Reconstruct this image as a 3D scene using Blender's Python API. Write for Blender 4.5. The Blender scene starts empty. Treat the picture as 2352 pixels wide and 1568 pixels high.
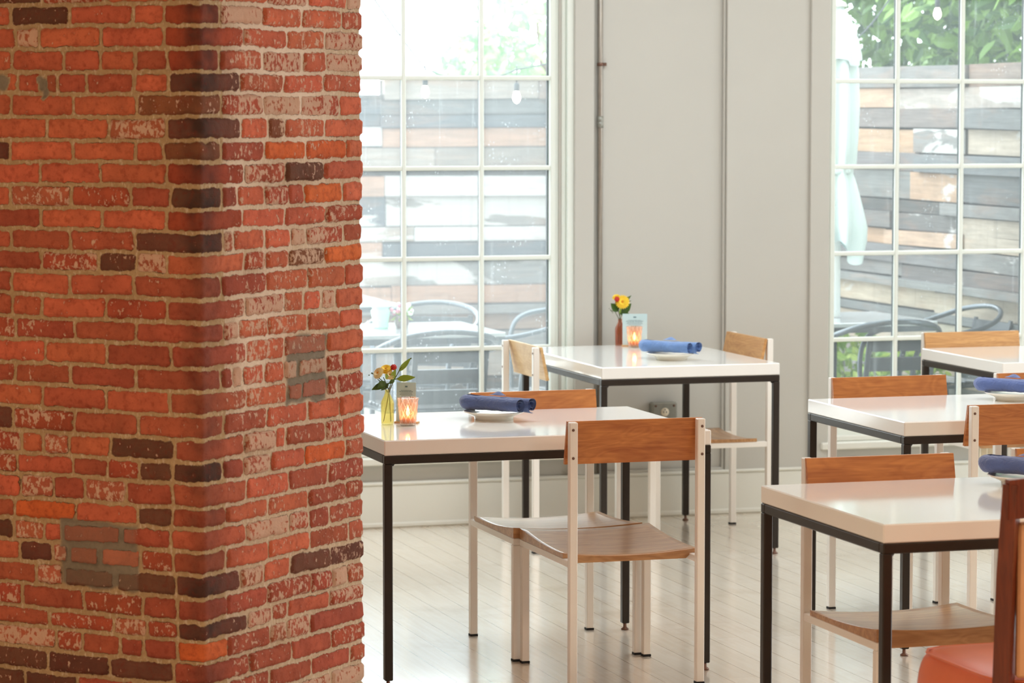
import bpy, math, random
import numpy as np
from mathutils import Vector, Matrix

PI = math.pi
rnd = random.Random(7)
scene = bpy.context.scene

# ------------------------------------------------------------------ camera, world, light, exposure
cam_data = bpy.data.cameras.new('camera')
cam = bpy.data.objects.new('camera', cam_data)
scene.collection.objects.link(cam)
scene.camera = cam
cam_data.sensor_width = 36.0
cam_data.lens = 36.0 * 7000.0 / 2352.0
cam.location = (0.0, 0.0, 1.70)
cam.rotation_euler = (math.radians(90 - 4.41), math.radians(0.0), math.radians(-16.98))
cam_data.clip_end = 200.0
cam_data.dof.use_dof = True
cam_data.dof.focus_distance = 8.9
cam_data.dof.aperture_fstop = 6.7

world = bpy.data.worlds.new('overcast_sky')
scene.world = world
world.use_nodes = True
wn = world.node_tree
wn.nodes.clear()
w_out = wn.nodes.new('ShaderNodeOutputWorld')
w_bg = wn.nodes.new('ShaderNodeBackground')
w_bg.inputs['Color'].default_value = (0.90, 0.96, 1.0, 1)
w_bg.inputs['Strength'].default_value = 4.7
wn.links.new(w_bg.outputs[0], w_out.inputs[0])

scene.view_settings.view_transform = 'Standard'
scene.view_settings.look = 'None'
scene.view_settings.gamma = 1.0
scene.view_settings.use_curve_mapping = False
scene.view_settings.exposure = 0.35
scene.cycles.max_bounces = 10
scene.cycles.diffuse_bounces = 6
scene.cycles.glossy_bounces = 5
scene.cycles.transparent_max_bounces = 16
scene.cycles.transmission_bounces = 8
scene.cycles.sample_clamp_indirect = 6.0
scene.cycles.caustics_reflective = False
scene.cycles.caustics_refractive = False
scene.cycles.use_denoising = True


def area_lamp(name, loc, size, power, color, rot=(0, 0, 0), portal=False, size_y=None):
    d = bpy.data.lights.new(name, 'AREA')
    d.shape = 'RECTANGLE'
    d.size = size
    d.size_y = size_y or size
    d.energy = power
    d.color = color
    o = bpy.data.objects.new(name, d)
    o.location = loc
    o.rotation_euler = rot
    scene.collection.objects.link(o)
    if portal:
        d.cycles.is_portal = True
    return o


# warm dining-room lamps on the ceiling of the room behind the photographer
area_lamp('ceiling_lamp', (-1.4, 4.6, 3.12), 1.2, 66, (1.0, 0.68, 0.44))
area_lamp('ceiling_lamp', (4.2, 3.4, 3.12), 1.2, 64, (1.0, 0.76, 0.58))
area_lamp('overhead_fill', (3.6, 9.7, 3.17), 3.0, 58, (0.85, 0.94, 1.0), (0, 0, 0), False, 2.0)  # unseen overhead fill lamp, added to brighten tabletops and floor
# daylight sampling through the window openings
area_lamp('window_daylight', (3.15, 12.02, 1.44), 1.34, 1, (1, 1, 1), (math.radians(-90), 0, 0), True, 2.3)
area_lamp('window_daylight', (5.70, 12.02, 1.44), 1.34, 1, (1, 1, 1), (math.radians(-90), 0, 0), True, 2.3)
area_lamp('window_daylight', (9.06, 8.2, 1.68), 2.65, 1, (1, 1, 1), (0, math.radians(90), 0), True, 4.0)

# ------------------------------------------------------------------ helpers


def lin(r, g, b):
    def f(c):
        c /= 255.0
        return c / 12.92 if c <= 0.04045 else ((c + 0.055) / 1.055) ** 2.4
    return (f(r), f(g), f(b), 1.0)


class MB:
    def __init__(self):
        self.v, self.f, self.sm, self.mi = [], [], [], []
        self.cur = 0

    def add(self, verts, faces, smooth=False, M=None):
        b = len(self.v)
        if M is not None:
            verts = [M @ Vector(p) for p in verts]
        self.v += [tuple(p) for p in verts]
        self.f += [tuple(i + b for i in f) for f in faces]
        self.sm += [smooth] * len(faces)
        self.mi += [self.cur] * len(faces)
        return self

    def box(self, x0, x1, y0, y1, z0, z1, bev=0.0, M=None):
        if bev <= 0:
            v = [(x, y, z) for z in (z0, z1) for y in (y0, y1) for x in (x0, x1)]
            f = [(0, 2, 3, 1), (4, 5, 7, 6), (0, 1, 5, 4), (2, 6, 7, 3), (0, 4, 6, 2), (1, 3, 7, 5)]
            return self.add(v, f, False, M)
        bev = min(bev, (x1 - x0) * .45, (y1 - y0) * .45, (z1 - z0) * .45)
        v, idx = [], {}
        for sx in (0, 1):
            for sy in (0, 1):
                for sz in (0, 1):
                    cx, cy, cz = (x1 if sx else x0), (y1 if sy else y0), (z1 if sz else z0)
                    ix, iy, iz = cx + (-bev if sx else bev), cy + (-bev if sy else bev), cz + (-bev if sz else bev)
                    idx[(sx, sy, sz, 'x')] = len(v); v.append((cx, iy, iz))
                    idx[(sx, sy, sz, 'y')] = len(v); v.append((ix, cy, iz))
                    idx[(sx, sy, sz, 'z')] = len(v); v.append((ix, iy, cz))
        f = []
        g = lambda *k: idx[k]
        for s in (0, 1):
            q = [g(s, 0, 0, 'x'), g(s, 1, 0, 'x'), g(s, 1, 1, 'x'), g(s, 0, 1, 'x')]; f.append(q if s else q[::-1])
            q = [g(0, s, 0, 'y'), g(0, s, 1, 'y'), g(1, s, 1, 'y'), g(1, s, 0, 'y')]; f.append(q if s else q[::-1])
            q = [g(0, 0, s, 'z'), g(1, 0, s, 'z'), g(1, 1, s, 'z'), g(0, 1, s, 'z')]; f.append(q if s else q[::-1])
        for a in (0, 1):
            for b in (0, 1):
                f.append([g(a, b, 0, 'x'), g(a, b, 0, 'y'), g(a, b, 1, 'y'), g(a, b, 1, 'x')])
                f.append([g(a, 0, b, 'x'), g(a, 0, b, 'z'), g(a, 1, b, 'z'), g(a, 1, b, 'x')])
                f.append([g(0, a, b, 'y'), g(0, a, b, 'z'), g(1, a, b, 'z'), g(1, a, b, 'y')])
                for c in (0, 1):
                    f.append([g(a, b, c, 'x'), g(a, b, c, 'y'), g(a, b, c, 'z')])
        ctr = Vector(((x0 + x1) / 2, (y0 + y1) / 2, (z0 + z1) / 2))
        ff = []
        for q in f:
            p = [Vector(v[i]) for i in q]
            n = (p[1] - p[0]).cross(p[2] - p[0])
            m = sum(p, Vector()) / len(p)
            ff.append(q if n.dot(m - ctr) >= 0 else q[::-1])
        return self.add(v, ff, False, M)

    def lathe(self, prof, n=24, M=None, smooth=True, close=False):
        v, f = [], []
        for r, z in prof:
            for k in range(n):
                a = 2 * PI * k / n
                v.append((r * math.cos(a), r * math.sin(a), z))
        for i in range(len(prof) - 1):
            for k in range(n):
                k2 = (k + 1) % n
                f.append((i * n + k, i * n + k2, (i + 1) * n + k2, (i + 1) * n + k))
        return self.add(v, f, smooth, M)

    def tube(self, pts, r, n=8, cap=True, closed=False, flat=None, M=None, smooth=True):
        pts = [Vector(p) for p in pts]
        m = len(pts)
        rs = r if isinstance(r, (list, tuple)) else [r] * m
        T = []
        for i in range(m):
            a = pts[(i - 1) % m] if (closed or i > 0) else pts[i]
            b = pts[(i + 1) % m] if (closed or i < m - 1) else pts[i]
            T.append((b - a).normalized())
        up = Vector((0, 0, 1)) if abs(T[0].z) < .9 else Vector((1, 0, 0))
        N = (up - T[0] * up.dot(T[0])).normalized()
        v, f = [], []
        for i in range(m):
            N = (N - T[i] * N.dot(T[i]))
            N = N.normalized() if N.length > 1e-6 else Vector((1, 0, 0))
            B = T[i].cross(N)
            for k in range(n):
                a = 2 * PI * k / n
                v.append(pts[i] + (N * math.cos(a) * (flat or 1.0) + B * math.sin(a)) * rs[i])
        for i in range(m if closed else m - 1):
            j = (i + 1) % m
            for k in range(n):
                k2 = (k + 1) % n
                f.append((i * n + k, i * n + k2, j * n + k2, j * n + k))
        if cap and not closed:
            f.append(tuple(range(n))[::-1])
            f.append(tuple((m - 1) * n + k for k in range(n)))
        return self.add(v, f, smooth, M)

    def ball(self, c, r, n=10, sx=1, sy=1, sz=1, M=None):
        prof = []
        v, f = [], []
        h = n // 2
        for i in range(h + 1):
            t = PI * i / h
            for k in range(n):
                a = 2 * PI * k / n
                v.append((c[0] + r * sx * math.sin(t) * math.cos(a), c[1] + r * sy * math.sin(t) * math.sin(a), c[2] - r * sz * math.cos(t)))
        for i in range(h):
            for k in range(n):
                k2 = (k + 1) % n
                f.append((i * n + k, i * n + k2, (i + 1) * n + k2, (i + 1) * n + k))
        return self.add(v, f, True, M)

    def build(self, name, mat, parent=None, loc=(0, 0, 0), rotz=0.0):
        me = bpy.data.meshes.new(name)
        me.from_pydata(self.v, [], self.f)
        mats = mat if isinstance(mat, (list, tuple)) else [mat]
        for m in mats:
            me.materials.append(m)
        me.polygons.foreach_set('use_smooth', self.sm)
        me.polygons.foreach_set('material_index', self.mi)
        me.update()
        o = bpy.data.objects.new(name, me)
        o.location = loc
        o.rotation_euler = (0, 0, rotz)
        scene.collection.objects.link(o)
        if parent is not None:
            o.parent = parent
        return o


def tag(o, label=None, cat=None, group=None, kind=None):
    if label: o['label'] = label
    if cat: o['category'] = cat
    if group: o['group'] = group
    if kind: o['kind'] = kind
    return o


def empty(name, loc=(0, 0, 0), rotz=0.0, label=None, cat=None, group=None):
    o = bpy.data.objects.new(name, None)
    o.empty_display_size = 0.1
    o.location = loc
    o.rotation_euler = (0, 0, rotz)
    scene.collection.objects.link(o)
    return tag(o, label, cat, group)


def copy_tree(o, parent=None):
    c = o.copy()
    scene.collection.objects.link(c)
    if parent is not None:
        c.parent = parent
    for ch in list(o.children):
        copy_tree(ch, c)
    return c


def structure(o):
    o['kind'] = 'structure'
    return o


# ------------------------------------------------------------------ materials
def mat_new(name):
    m = bpy.data.materials.new(name)
    m.use_nodes = True
    nt = m.node_tree
    b = nt.nodes['Principled BSDF']
    return m, nt, b


def N(nt, typ, **kw):
    n = nt.nodes.new(typ)
    for k, v in kw.items():
        if k == 'inp':
            for kk, vv in v.items():
                n.inputs[kk].default_value = vv
        else:
            setattr(n, k, v)
    return n


def L(nt, a, b):
    nt.links.new(a, b)


def math_node(nt, op, a, b=None, c=None, clamp=False):
    n = nt.nodes.new('ShaderNodeMath')
    n.operation = op
    n.use_clamp = clamp
    for i, x in enumerate((a, b, c)):
        if x is None:
            continue
        if isinstance(x, (int, float)):
            n.inputs[i].default_value = x
        else:
            nt.links.new(x, n.inputs[i])
    return n.outputs[0]


def mix_col(nt, fac, a, b, blend='MIX'):
    n = nt.nodes.new('ShaderNodeMix')
    n.data_type = 'RGBA'
    n.blend_type = blend
    for idx, x in ((0, fac), (6, a), (7, b)):
        if isinstance(x, (int, float)):
            n.inputs[idx].default_value = x
        elif isinstance(x, tuple):
            n.inputs[idx].default_value = x
        else:
            nt.links.new(x, n.inputs[idx])
    return n.outputs[2]


def smooth(nt, x, a, b):
    n = nt.nodes.new('ShaderNodeMapRange')
    n.interpolation_type = 'SMOOTHSTEP'
    n.inputs[1].default_value = a
    n.inputs[2].default_value = b
    n.inputs[3].default_value = 0
    n.inputs[4].default_value = 1
    nt.links.new(x, n.inputs[0])
    return n.outputs[0]


def coords(nt, kind='Object', scale=(1, 1, 1), rand=False):
    tc = nt.nodes.new('ShaderNodeTexCoord')
    mp = nt.nodes.new('ShaderNodeMapping')
    mp.inputs['Scale'].default_value = scale
    nt.links.new(tc.outputs[kind], mp.inputs['Vector'])
    if rand:
        oi = nt.nodes.new('ShaderNodeObjectInfo')
        k = math_node(nt, 'MULTIPLY', oi.outputs['Random'], 37.0)
        cb = nt.nodes.new('ShaderNodeCombineXYZ')
        for i in range(3):
            nt.links.new(k, cb.inputs[i])
        nt.links.new(cb.outputs[0], mp.inputs['Location'])
    return mp.outputs[0]


def noise(nt, vec, scale, detail=3.0, rough=0.55, dist=0.0):
    n = nt.nodes.new('ShaderNodeTexNoise')
    n.inputs['Scale'].default_value = scale
    n.inputs['Detail'].default_value = detail
    n.inputs['Roughness'].default_value = rough
    n.inputs['Distortion'].default_value = dist
    nt.links.new(vec, n.inputs['Vector'])
    return n.outputs[0]


def bump(nt, bsdf, h, strength=0.2, dist=0.01):
    n = nt.nodes.new('ShaderNodeBump')
    n.inputs['Strength'].default_value = strength
    n.inputs['Distance'].default_value = dist
    nt.links.new(h, n.inputs['Height'])
    nt.links.new(n.outputs[0], bsdf.inputs['Normal'])


def simple(name, col, rough=0.5, metal=0.0, var=0.08, scale=8.0, bumpk=0.0, spec=0.5, coat=0.0):
    m, nt, b = mat_new(name)
    v = coords(nt)
    n = noise(nt, v, scale, 4)
    dark = tuple(c * (1 - var) for c in col[:3]) + (1,)
    lite = tuple(min(1, c * (1 + var)) for c in col[:3]) + (1,)
    L(nt, mix_col(nt, n, dark, lite), b.inputs['Base Color'])
    b.inputs['Roughness'].default_value = rough
    b.inputs['Metallic'].default_value = metal
    b.inputs['Specular IOR Level'].default_value = spec
    b.inputs['Coat Weight'].default_value = coat
    b.inputs['Coat Roughness'].default_value = 0.08
    if bumpk:
        bump(nt, b, noise(nt, v, scale * 12, 4), bumpk, 0.002)
    return m


def wood(name, dark, light, axis=0, rough=0.42, scale=1.0, coat=0.15):
    m, nt, b = mat_new(name)
    s = [34.0, 34.0, 34.0]
    s[axis] = 3.2
    v = coords(nt, 'Object', tuple(x * scale for x in s), True)
    n1 = noise(nt, v, 1.0, 5, .6, 1.1)
    s2 = [160.0, 160.0, 160.0]
    s2[axis] = 6.0
    v2 = coords(nt, 'Object', tuple(x * scale for x in s2), True)
    n2 = noise(nt, v2, 1.0, 3, .6)
    s3 = [9.0, 9.0, 9.0]
    s3[axis] = 2.0
    v3 = coords(nt, 'Object', tuple(x * scale for x in s3), True)
    n3 = noise(nt, v3, 1.0, 2, .5, 2.0)
    rings = math_node(nt, 'FRACT', math_node(nt, 'MULTIPLY', n3, 9.0))
    ring = math_node(nt, 'ABSOLUTE', math_node(nt, 'SUBTRACT', rings, 0.5))
    t = math_node(nt, 'ADD', math_node(nt, 'MULTIPLY', n1, 0.62), math_node(nt, 'ADD', math_node(nt, 'MULTIPLY', n2, 0.28), math_node(nt, 'MULTIPLY', ring, 0.20)))
    t = smooth(nt, t, 0.22, 0.82)
    L(nt, mix_col(nt, t, dark, light), b.inputs['Base Color'])
    b.inputs['Roughness'].default_value = rough
    b.inputs['Coat Weight'].default_value = coat
    b.inputs['Coat Roughness'].default_value = 0.18
    bump(nt, b, n2, 0.08, 0.002)
    return m


M_wall = simple('cream_wall_paint', lin(188, 186, 179), 0.55, var=0.03, scale=2.5, bumpk=0.03)
M_trim = simple('white_trim_paint', lin(222, 222, 214), 0.35, var=0.02, scale=3.0)
M_ceil = simple('ceiling_paint', lin(235, 230, 220), 0.8, var=0.02)
M_frame = simple('window_frame_paint', lin(228, 234, 228), 0.35, var=0.02, scale=4.0)
M_gasket = simple('dark_glazing_bar', lin(38, 42, 44), 0.6)
M_table = simple('white_lacquer', lin(243, 243, 241), 0.10, var=0.010, scale=2.0, spec=0.5, coat=0.35)
M_steel = simple('raw_dark_steel', lin(52, 45, 40), 0.36, 0.35, var=0.18, scale=26.0, bumpk=0.04)
M_wpost = simple('white_powder_coat', lin(238, 234, 228), 0.30, var=0.02, scale=10.0)
M_rubber = simple('black_rubber', lin(24, 22, 22), 0.7)
M_bolt = simple('bolt_steel', lin(120, 92, 80), 0.4, 0.7)
M_oak_x = wood('oiled_oak', lin(156, 84, 36), lin(216, 142, 74), 0)
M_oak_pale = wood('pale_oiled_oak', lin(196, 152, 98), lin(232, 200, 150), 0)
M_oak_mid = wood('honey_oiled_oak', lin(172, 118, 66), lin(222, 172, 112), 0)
M_seat = wood('oiled_oak_seat', lin(146, 98, 58), lin(206, 160, 112), 0, 0.33, 1.0, 0.35)
M_walnut = wood('dark_reddish_wood', lin(84, 34, 18), lin(136, 62, 34), 2, 0.35)
M_tan = simple('tan_leather', lin(214, 158, 112), 0.5, var=0.08, scale=14.0, bumpk=0.08)
M_leather = simple('orange_leather', lin(218, 112, 68), 0.38, var=0.10, scale=14.0, bumpk=0.10)
M_plate = simple('ivory_china', lin(238, 232, 218), 0.14, var=0.01, coat=0.3)
M_alu = simple('wet_grey_aluminium', lin(92, 98, 104), 0.22, 0.55, var=0.12, scale=30.0)
M_aluslat = simple('wet_dark_slat', lin(64, 68, 72), 0.22, 0.35, var=0.15, scale=18.0)
M_ptable = simple('wet_patio_tabletop', lin(196, 202, 206), 0.16, 0.0, var=0.05, scale=30.0, coat=0.8)
M_mint = simple('mint_glaze', lin(172, 226, 200), 0.25, var=0.05)
M_canvas = simple('pale_mint_canvas', lin(224, 236, 236), 0.85, var=0.05, scale=12.0, bumpk=0.05)
M_pole = simple('white_pole', lin(225, 225, 220), 0.4)
M_conduit = simple('galvanised_conduit', lin(158, 150, 140), 0.38, 0.55, var=0.12, scale=40.0)
M_box = simple('galvanised_box', lin(150, 150, 142), 0.42, 0.5, var=0.15, scale=30.0)
M_ivory = simple('ivory_plastic', lin(228, 218, 198), 0.35)
M_hole = simple('socket_slot_black', lin(30, 27, 25), 0.6)
M_card = simple('pale_blue_card', lin(184, 212, 218), 0.7, var=0.03)
M_ink = simple('card_ink', lin(84, 116, 128), 0.7)
M_cork = simple('light_wood_board', lin(196, 160, 112), 0.55, var=0.12, scale=30)
M_yellow = simple('yellow_petals', lin(248, 208, 58), 0.6, var=0.16, scale=60)
M_cream = simple('cream_petals', lin(240, 226, 176), 0.6, var=0.12, scale=60)
M_core = simple('flower_centre', lin(206, 140, 30), 0.8, var=0.2, scale=200)
M_red = simple('red_berry', lin(190, 34, 16), 0.35, var=0.2, scale=80)
M_leaf = simple('glossy_dark_leaf', lin(58, 92, 28), 0.35, var=0.35, scale=40)
M_leaf2 = simple('bright_green_leaf', lin(132, 160, 52), 0.4, var=0.25, scale=40)
M_stem = simple('green_stem', lin(72, 84, 30), 0.5, var=0.2)
M_wax = simple('candle_wax', lin(240, 190, 150), 0.5)
M_pink = simple('pink_bloom', lin(206, 120, 140), 0.7, var=0.2, scale=50)
M_white_bloom = simple('white_bloom', lin(236, 240, 236), 0.7, var=0.08, scale=50)
M_brownpot = simple('brown_pot', lin(104, 84, 78), 0.3, var=0.2, scale=20)
M_trunk = simple('tree_bark', lin(104, 78, 58), 0.9, var=0.3, scale=10, bumpk=0.3)
M_socket = simple('black_lamp_socket', lin(48, 54, 58), 0.5)
M_wire = simple('black_wire', lin(58, 64, 68), 0.6)


def glass_like(name, col, rough=0.02, alpha_mix=0.75, tint=None):
    # thin coloured glass: transparent tint plus a clear glossy skin
    m, nt, b = mat_new(name)
    nt.nodes.remove(b)
    out = nt.nodes['Material Output']
    tr = N(nt, 'ShaderNodeBsdfTransparent', inp={'Color': col})
    df = N(nt, 'ShaderNodeBsdfTranslucent', inp={'Color': tint or col})
    gl = N(nt, 'ShaderNodeBsdfGlossy', inp={'Color': (1, 1, 1, 1), 'Roughness': rough})
    m1 = N(nt, 'ShaderNodeMixShader', inp={0: 1 - alpha_mix})
    L(nt, tr.outputs[0], m1.inputs[1]); L(nt, df.outputs[0], m1.inputs[2])
    lw0 = N(nt, 'ShaderNodeLayerWeight', inp={'Blend': 0.5})
    lw = N(nt, 'ShaderNodeMath', operation='MULTIPLY_ADD', inp={1: 0.45, 2: 0.03})
    pw = N(nt, 'ShaderNodeMath', operation='POWER', inp={1: 4.0})
    L(nt, lw0.outputs['Facing'], pw.inputs[0]); L(nt, pw.outputs[0], lw.inputs[0])
    m2 = N(nt, 'ShaderNodeMixShader')
    L(nt, lw.outputs[0], m2.inputs[0]); L(nt, m1.outputs[0], m2.inputs[1]); L(nt, gl.outputs[0], m2.inputs[2])
    L(nt, m2.outputs[0], out.inputs['Surface'])
    return m


M_vase = glass_like('amber_yellow_glass', (0.985, 0.95, 0.70, 1), 0.03, 0.84, (0.96, 0.87, 0.46, 1))
M_vase2 = glass_like('reddish_amber_glass', (0.86, 0.60, 0.48, 1), 0.03, 0.8)
M_votive = glass_like('pink_orange_glass', (1.0, 0.88, 0.80, 1), 0.05, 0.72, (1.0, 0.62, 0.42, 1))
M_clear = glass_like('clear_glass', (0.9, 0.9, 0.88, 1), 0.02, 0.85)


def facet_lines(m):
    # pressed diamond pattern: pale ridges crossing round the cup
    nt = m.node_tree
    tc = nt.nodes.new('ShaderNodeTexCoord')
    sp = nt.nodes.new('ShaderNodeSeparateXYZ')
    L(nt, tc.outputs['Object'], sp.inputs[0])
    th = math_node(nt, 'MULTIPLY', math_node(nt, 'ARCTAN2', sp.outputs[1], sp.outputs[0]), 11 / (2 * PI))
    zz = math_node(nt, 'MULTIPLY', sp.outputs[2], 26.0)
    lines = None
    for op in ('ADD', 'SUBTRACT'):
        f = math_node(nt, 'FRACT', math_node(nt, op, th, zz))
        d = math_node(nt, 'ABSOLUTE', math_node(nt, 'SUBTRACT', f, 0.5))
        k = math_node(nt, 'SUBTRACT', 1.0, smooth(nt, d, 0.03, 0.10))
        lines = k if lines is None else math_node(nt, 'MAXIMUM', lines, k)
    fac = math_node(nt, 'ADD', 0.20, math_node(nt, 'MULTIPLY', lines, 0.45))
    for n in nt.nodes:
        if n.type == 'MIX_SHADER' and not n.inputs[0].is_linked:
            L(nt, fac, n.inputs[0])
        if n.type == 'BSDF_TRANSLUCENT':
            L(nt, mix_col(nt, lines, (1.0, .52, .34, 1), (1.0, .80, .70, 1)), n.inputs['Color'])


facet_lines(M_votive)


def pane_mat(name, glare, spots):
    # rain-spotted window glass; bright outdoor glare mixed in as a pale translucent veil
    m, nt, b = mat_new(name)
    nt.nodes.remove(b)
    out = nt.nodes['Material Output']
    tr = N(nt, 'ShaderNodeBsdfTransparent', inp={'Color': (0.97, 1.0, 0.99, 1)})
    tl = N(nt, 'ShaderNodeBsdfTranslucent', inp={'Color': (0.93, 0.98, 1.0, 1)})
    gl = N(nt, 'ShaderNodeBsdfGlossy', inp={'Color': (1, 1, 1, 1), 'Roughness': 0.0})
    v = coords(nt, 'Object', (1, 1, 0.55))
    vo = N(nt, 'ShaderNodeTexVoronoi', inp={'Scale': 85.0, 'Randomness': 1.0})
    L(nt, v, vo.inputs['Vector'])
    d = math_node(nt, 'SUBTRACT', 1.0, smooth(nt, vo.outputs['Distance'], 0.10, 0.22))
    thin = smooth(nt, noise(nt, coords(nt), 9.0, 3), 0.52, 0.64)
    d = math_node(nt, 'MULTIPLY', d, thin)
    st = noise(nt, coords(nt, 'Object', (60, 60, 2.2)), 1.0, 3)
    st = math_node(nt, 'MULTIPLY', smooth(nt, st, 0.6, 0.75), 0.05)
    glare_rain = math_node(nt, 'ADD', glare, math_node(nt, 'ADD', st, math_node(nt, 'MULTIPLY', d, spots)), None, True)
    m1 = N(nt, 'ShaderNodeMixShader')
    L(nt, glare_rain, m1.inputs[0]); L(nt, tr.outputs[0], m1.inputs[1]); L(nt, tl.outputs[0], m1.inputs[2])
    m2 = N(nt, 'ShaderNodeMixShader', inp={0: 0.012})
    L(nt, m1.outputs[0], m2.inputs[1]); L(nt, gl.outputs[0], m2.inputs[2])
    L(nt, m2.outputs[0], out.inputs['Surface'])
    return m


M_pane_a = pane_mat('glare_rainy_glass', 0.085, 0.30)
M_pane_b = pane_mat('rain_spotted_glass', 0.05, 0.22)


def emit(name, col, k):
    m, nt, b = mat_new(name)
    b.inputs['Base Color'].default_value = col
    b.inputs['Emission Color'].default_value = col
    b.inputs['Emission Strength'].default_value = k
    return m


M_bulb = emit('lit_frosted_bulb', (1.0, 0.90, 0.72, 1), 4.0)
M_flame = emit('candle_flame', (1.0, 0.50, 0.12, 1), 14.0)


def cloth(name, col):
    m, nt, b = mat_new(name)
    v = coords(nt)
    n = noise(nt, v, 26, 4)
    w = noise(nt, coords(nt, 'Object', (1, 1, 1)), 900, 2)
    c = mix_col(nt, n, tuple(x * .7 for x in col[:3]) + (1,), tuple(min(1, x * 1.25) for x in col[:3]) + (1,))
    c = mix_col(nt, math_node(nt, 'MULTIPLY', w, 0.35), c, lin(150, 170, 205))
    L(nt, c, b.inputs['Base Color'])
    b.inputs['Roughness'].default_value = 0.9
    b.inputs['Sheen Weight'].default_value = 0.3
    cr = noise(nt, coords(nt, 'Object', (34, 60, 60)), 1.0, 3, .5, 1.2)
    bump(nt, b, math_node(nt, 'ADD', math_node(nt, 'MULTIPLY', w, 0.06), cr), 0.8, 0.006)
    return m


M_napkin = cloth('blue_chambray', lin(68, 90, 156))
M_napkin_dark = cloth('dark_blue_chambray', lin(56, 74, 128))
M_napkin_light = cloth('light_blue_chambray', lin(92, 132, 192))


def floor_mat():
    m, nt, b = mat_new('pale_maple_floorboards')
    tc = nt.nodes.new('ShaderNodeTexCoord')
    sp = nt.nodes.new('ShaderNodeSeparateXYZ')
    L(nt, tc.outputs['Object'], sp.inputs[0])
    bx = math_node(nt, 'DIVIDE', sp.outputs[0], 0.098)
    bid = math_node(nt, 'FLOOR', bx)
    fx = math_node(nt, 'FRACT', bx)
    wn1 = N(nt, 'ShaderNodeTexWhiteNoise', noise_dimensions='1D')
    L(nt, bid, wn1.inputs['W'])
    yy = math_node(nt, 'ADD', math_node(nt, 'DIVIDE', sp.outputs[1], 2.2), math_node(nt, 'MULTIPLY', wn1.outputs['Value'], 9.0))
    yid = math_node(nt, 'FLOOR', yy)
    fy = math_node(nt, 'FRACT', yy)
    wn2 = N(nt, 'ShaderNodeTexWhiteNoise', noise_dimensions='2D')
    cb = nt.nodes.new('ShaderNodeCombineXYZ')
    L(nt, bid, cb.inputs[0]); L(nt, yid, cb.inputs[1]); L(nt, cb.outputs[0], wn2.inputs['Vector'])
    gap = math_node(nt, 'MINIMUM', math_node(nt, 'MINIMUM', fx, math_node(nt, 'SUBTRACT', 1.0, fx)),
                    math_node(nt, 'MULTIPLY', math_node(nt, 'MINIMUM', fy, math_node(nt, 'SUBTRACT', 1.0, fy)), 60.0))
    g = smooth(nt, gap, 0.004, 0.024)
    grain = noise(nt, coords(nt, 'Object', (60, 3.0, 1)), 1.0, 4)
    wear = noise(nt, coords(nt, 'Object', (1, 1, 1)), 2.2, 5, .6)
    c = mix_col(nt, math_node(nt, 'ADD', math_node(nt, 'MULTIPLY', wn2.outputs['Value'], 0.4), math_node(nt, 'MULTIPLY', wn1.outputs['Value'], 0.5)), lin(230, 222, 208), lin(242, 237, 228))
    c = mix_col(nt, math_node(nt, 'MULTIPLY', grain, 0.35), c, lin(188, 152, 108))
    c = mix_col(nt, math_node(nt, 'MULTIPLY', smooth(nt, wear, 0.5, 0.75), 0.35), c, lin(160, 128, 96))
    c = mix_col(nt, g, lin(168, 140, 110), c)
    L(nt, c, b.inputs['Base Color'])
    r = math_node(nt, 'ADD', 0.22, math_node(nt, 'MULTIPLY', wear, 0.05))
    L(nt, r, b.inputs['Roughness'])
    b.inputs['Coat Weight'].default_value = 1.0
    b.inputs['Coat Roughness'].default_value = 0.13
    b.inputs['Coat IOR'].default_value = 1.75
    return m


M_floor = floor_mat()


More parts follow.
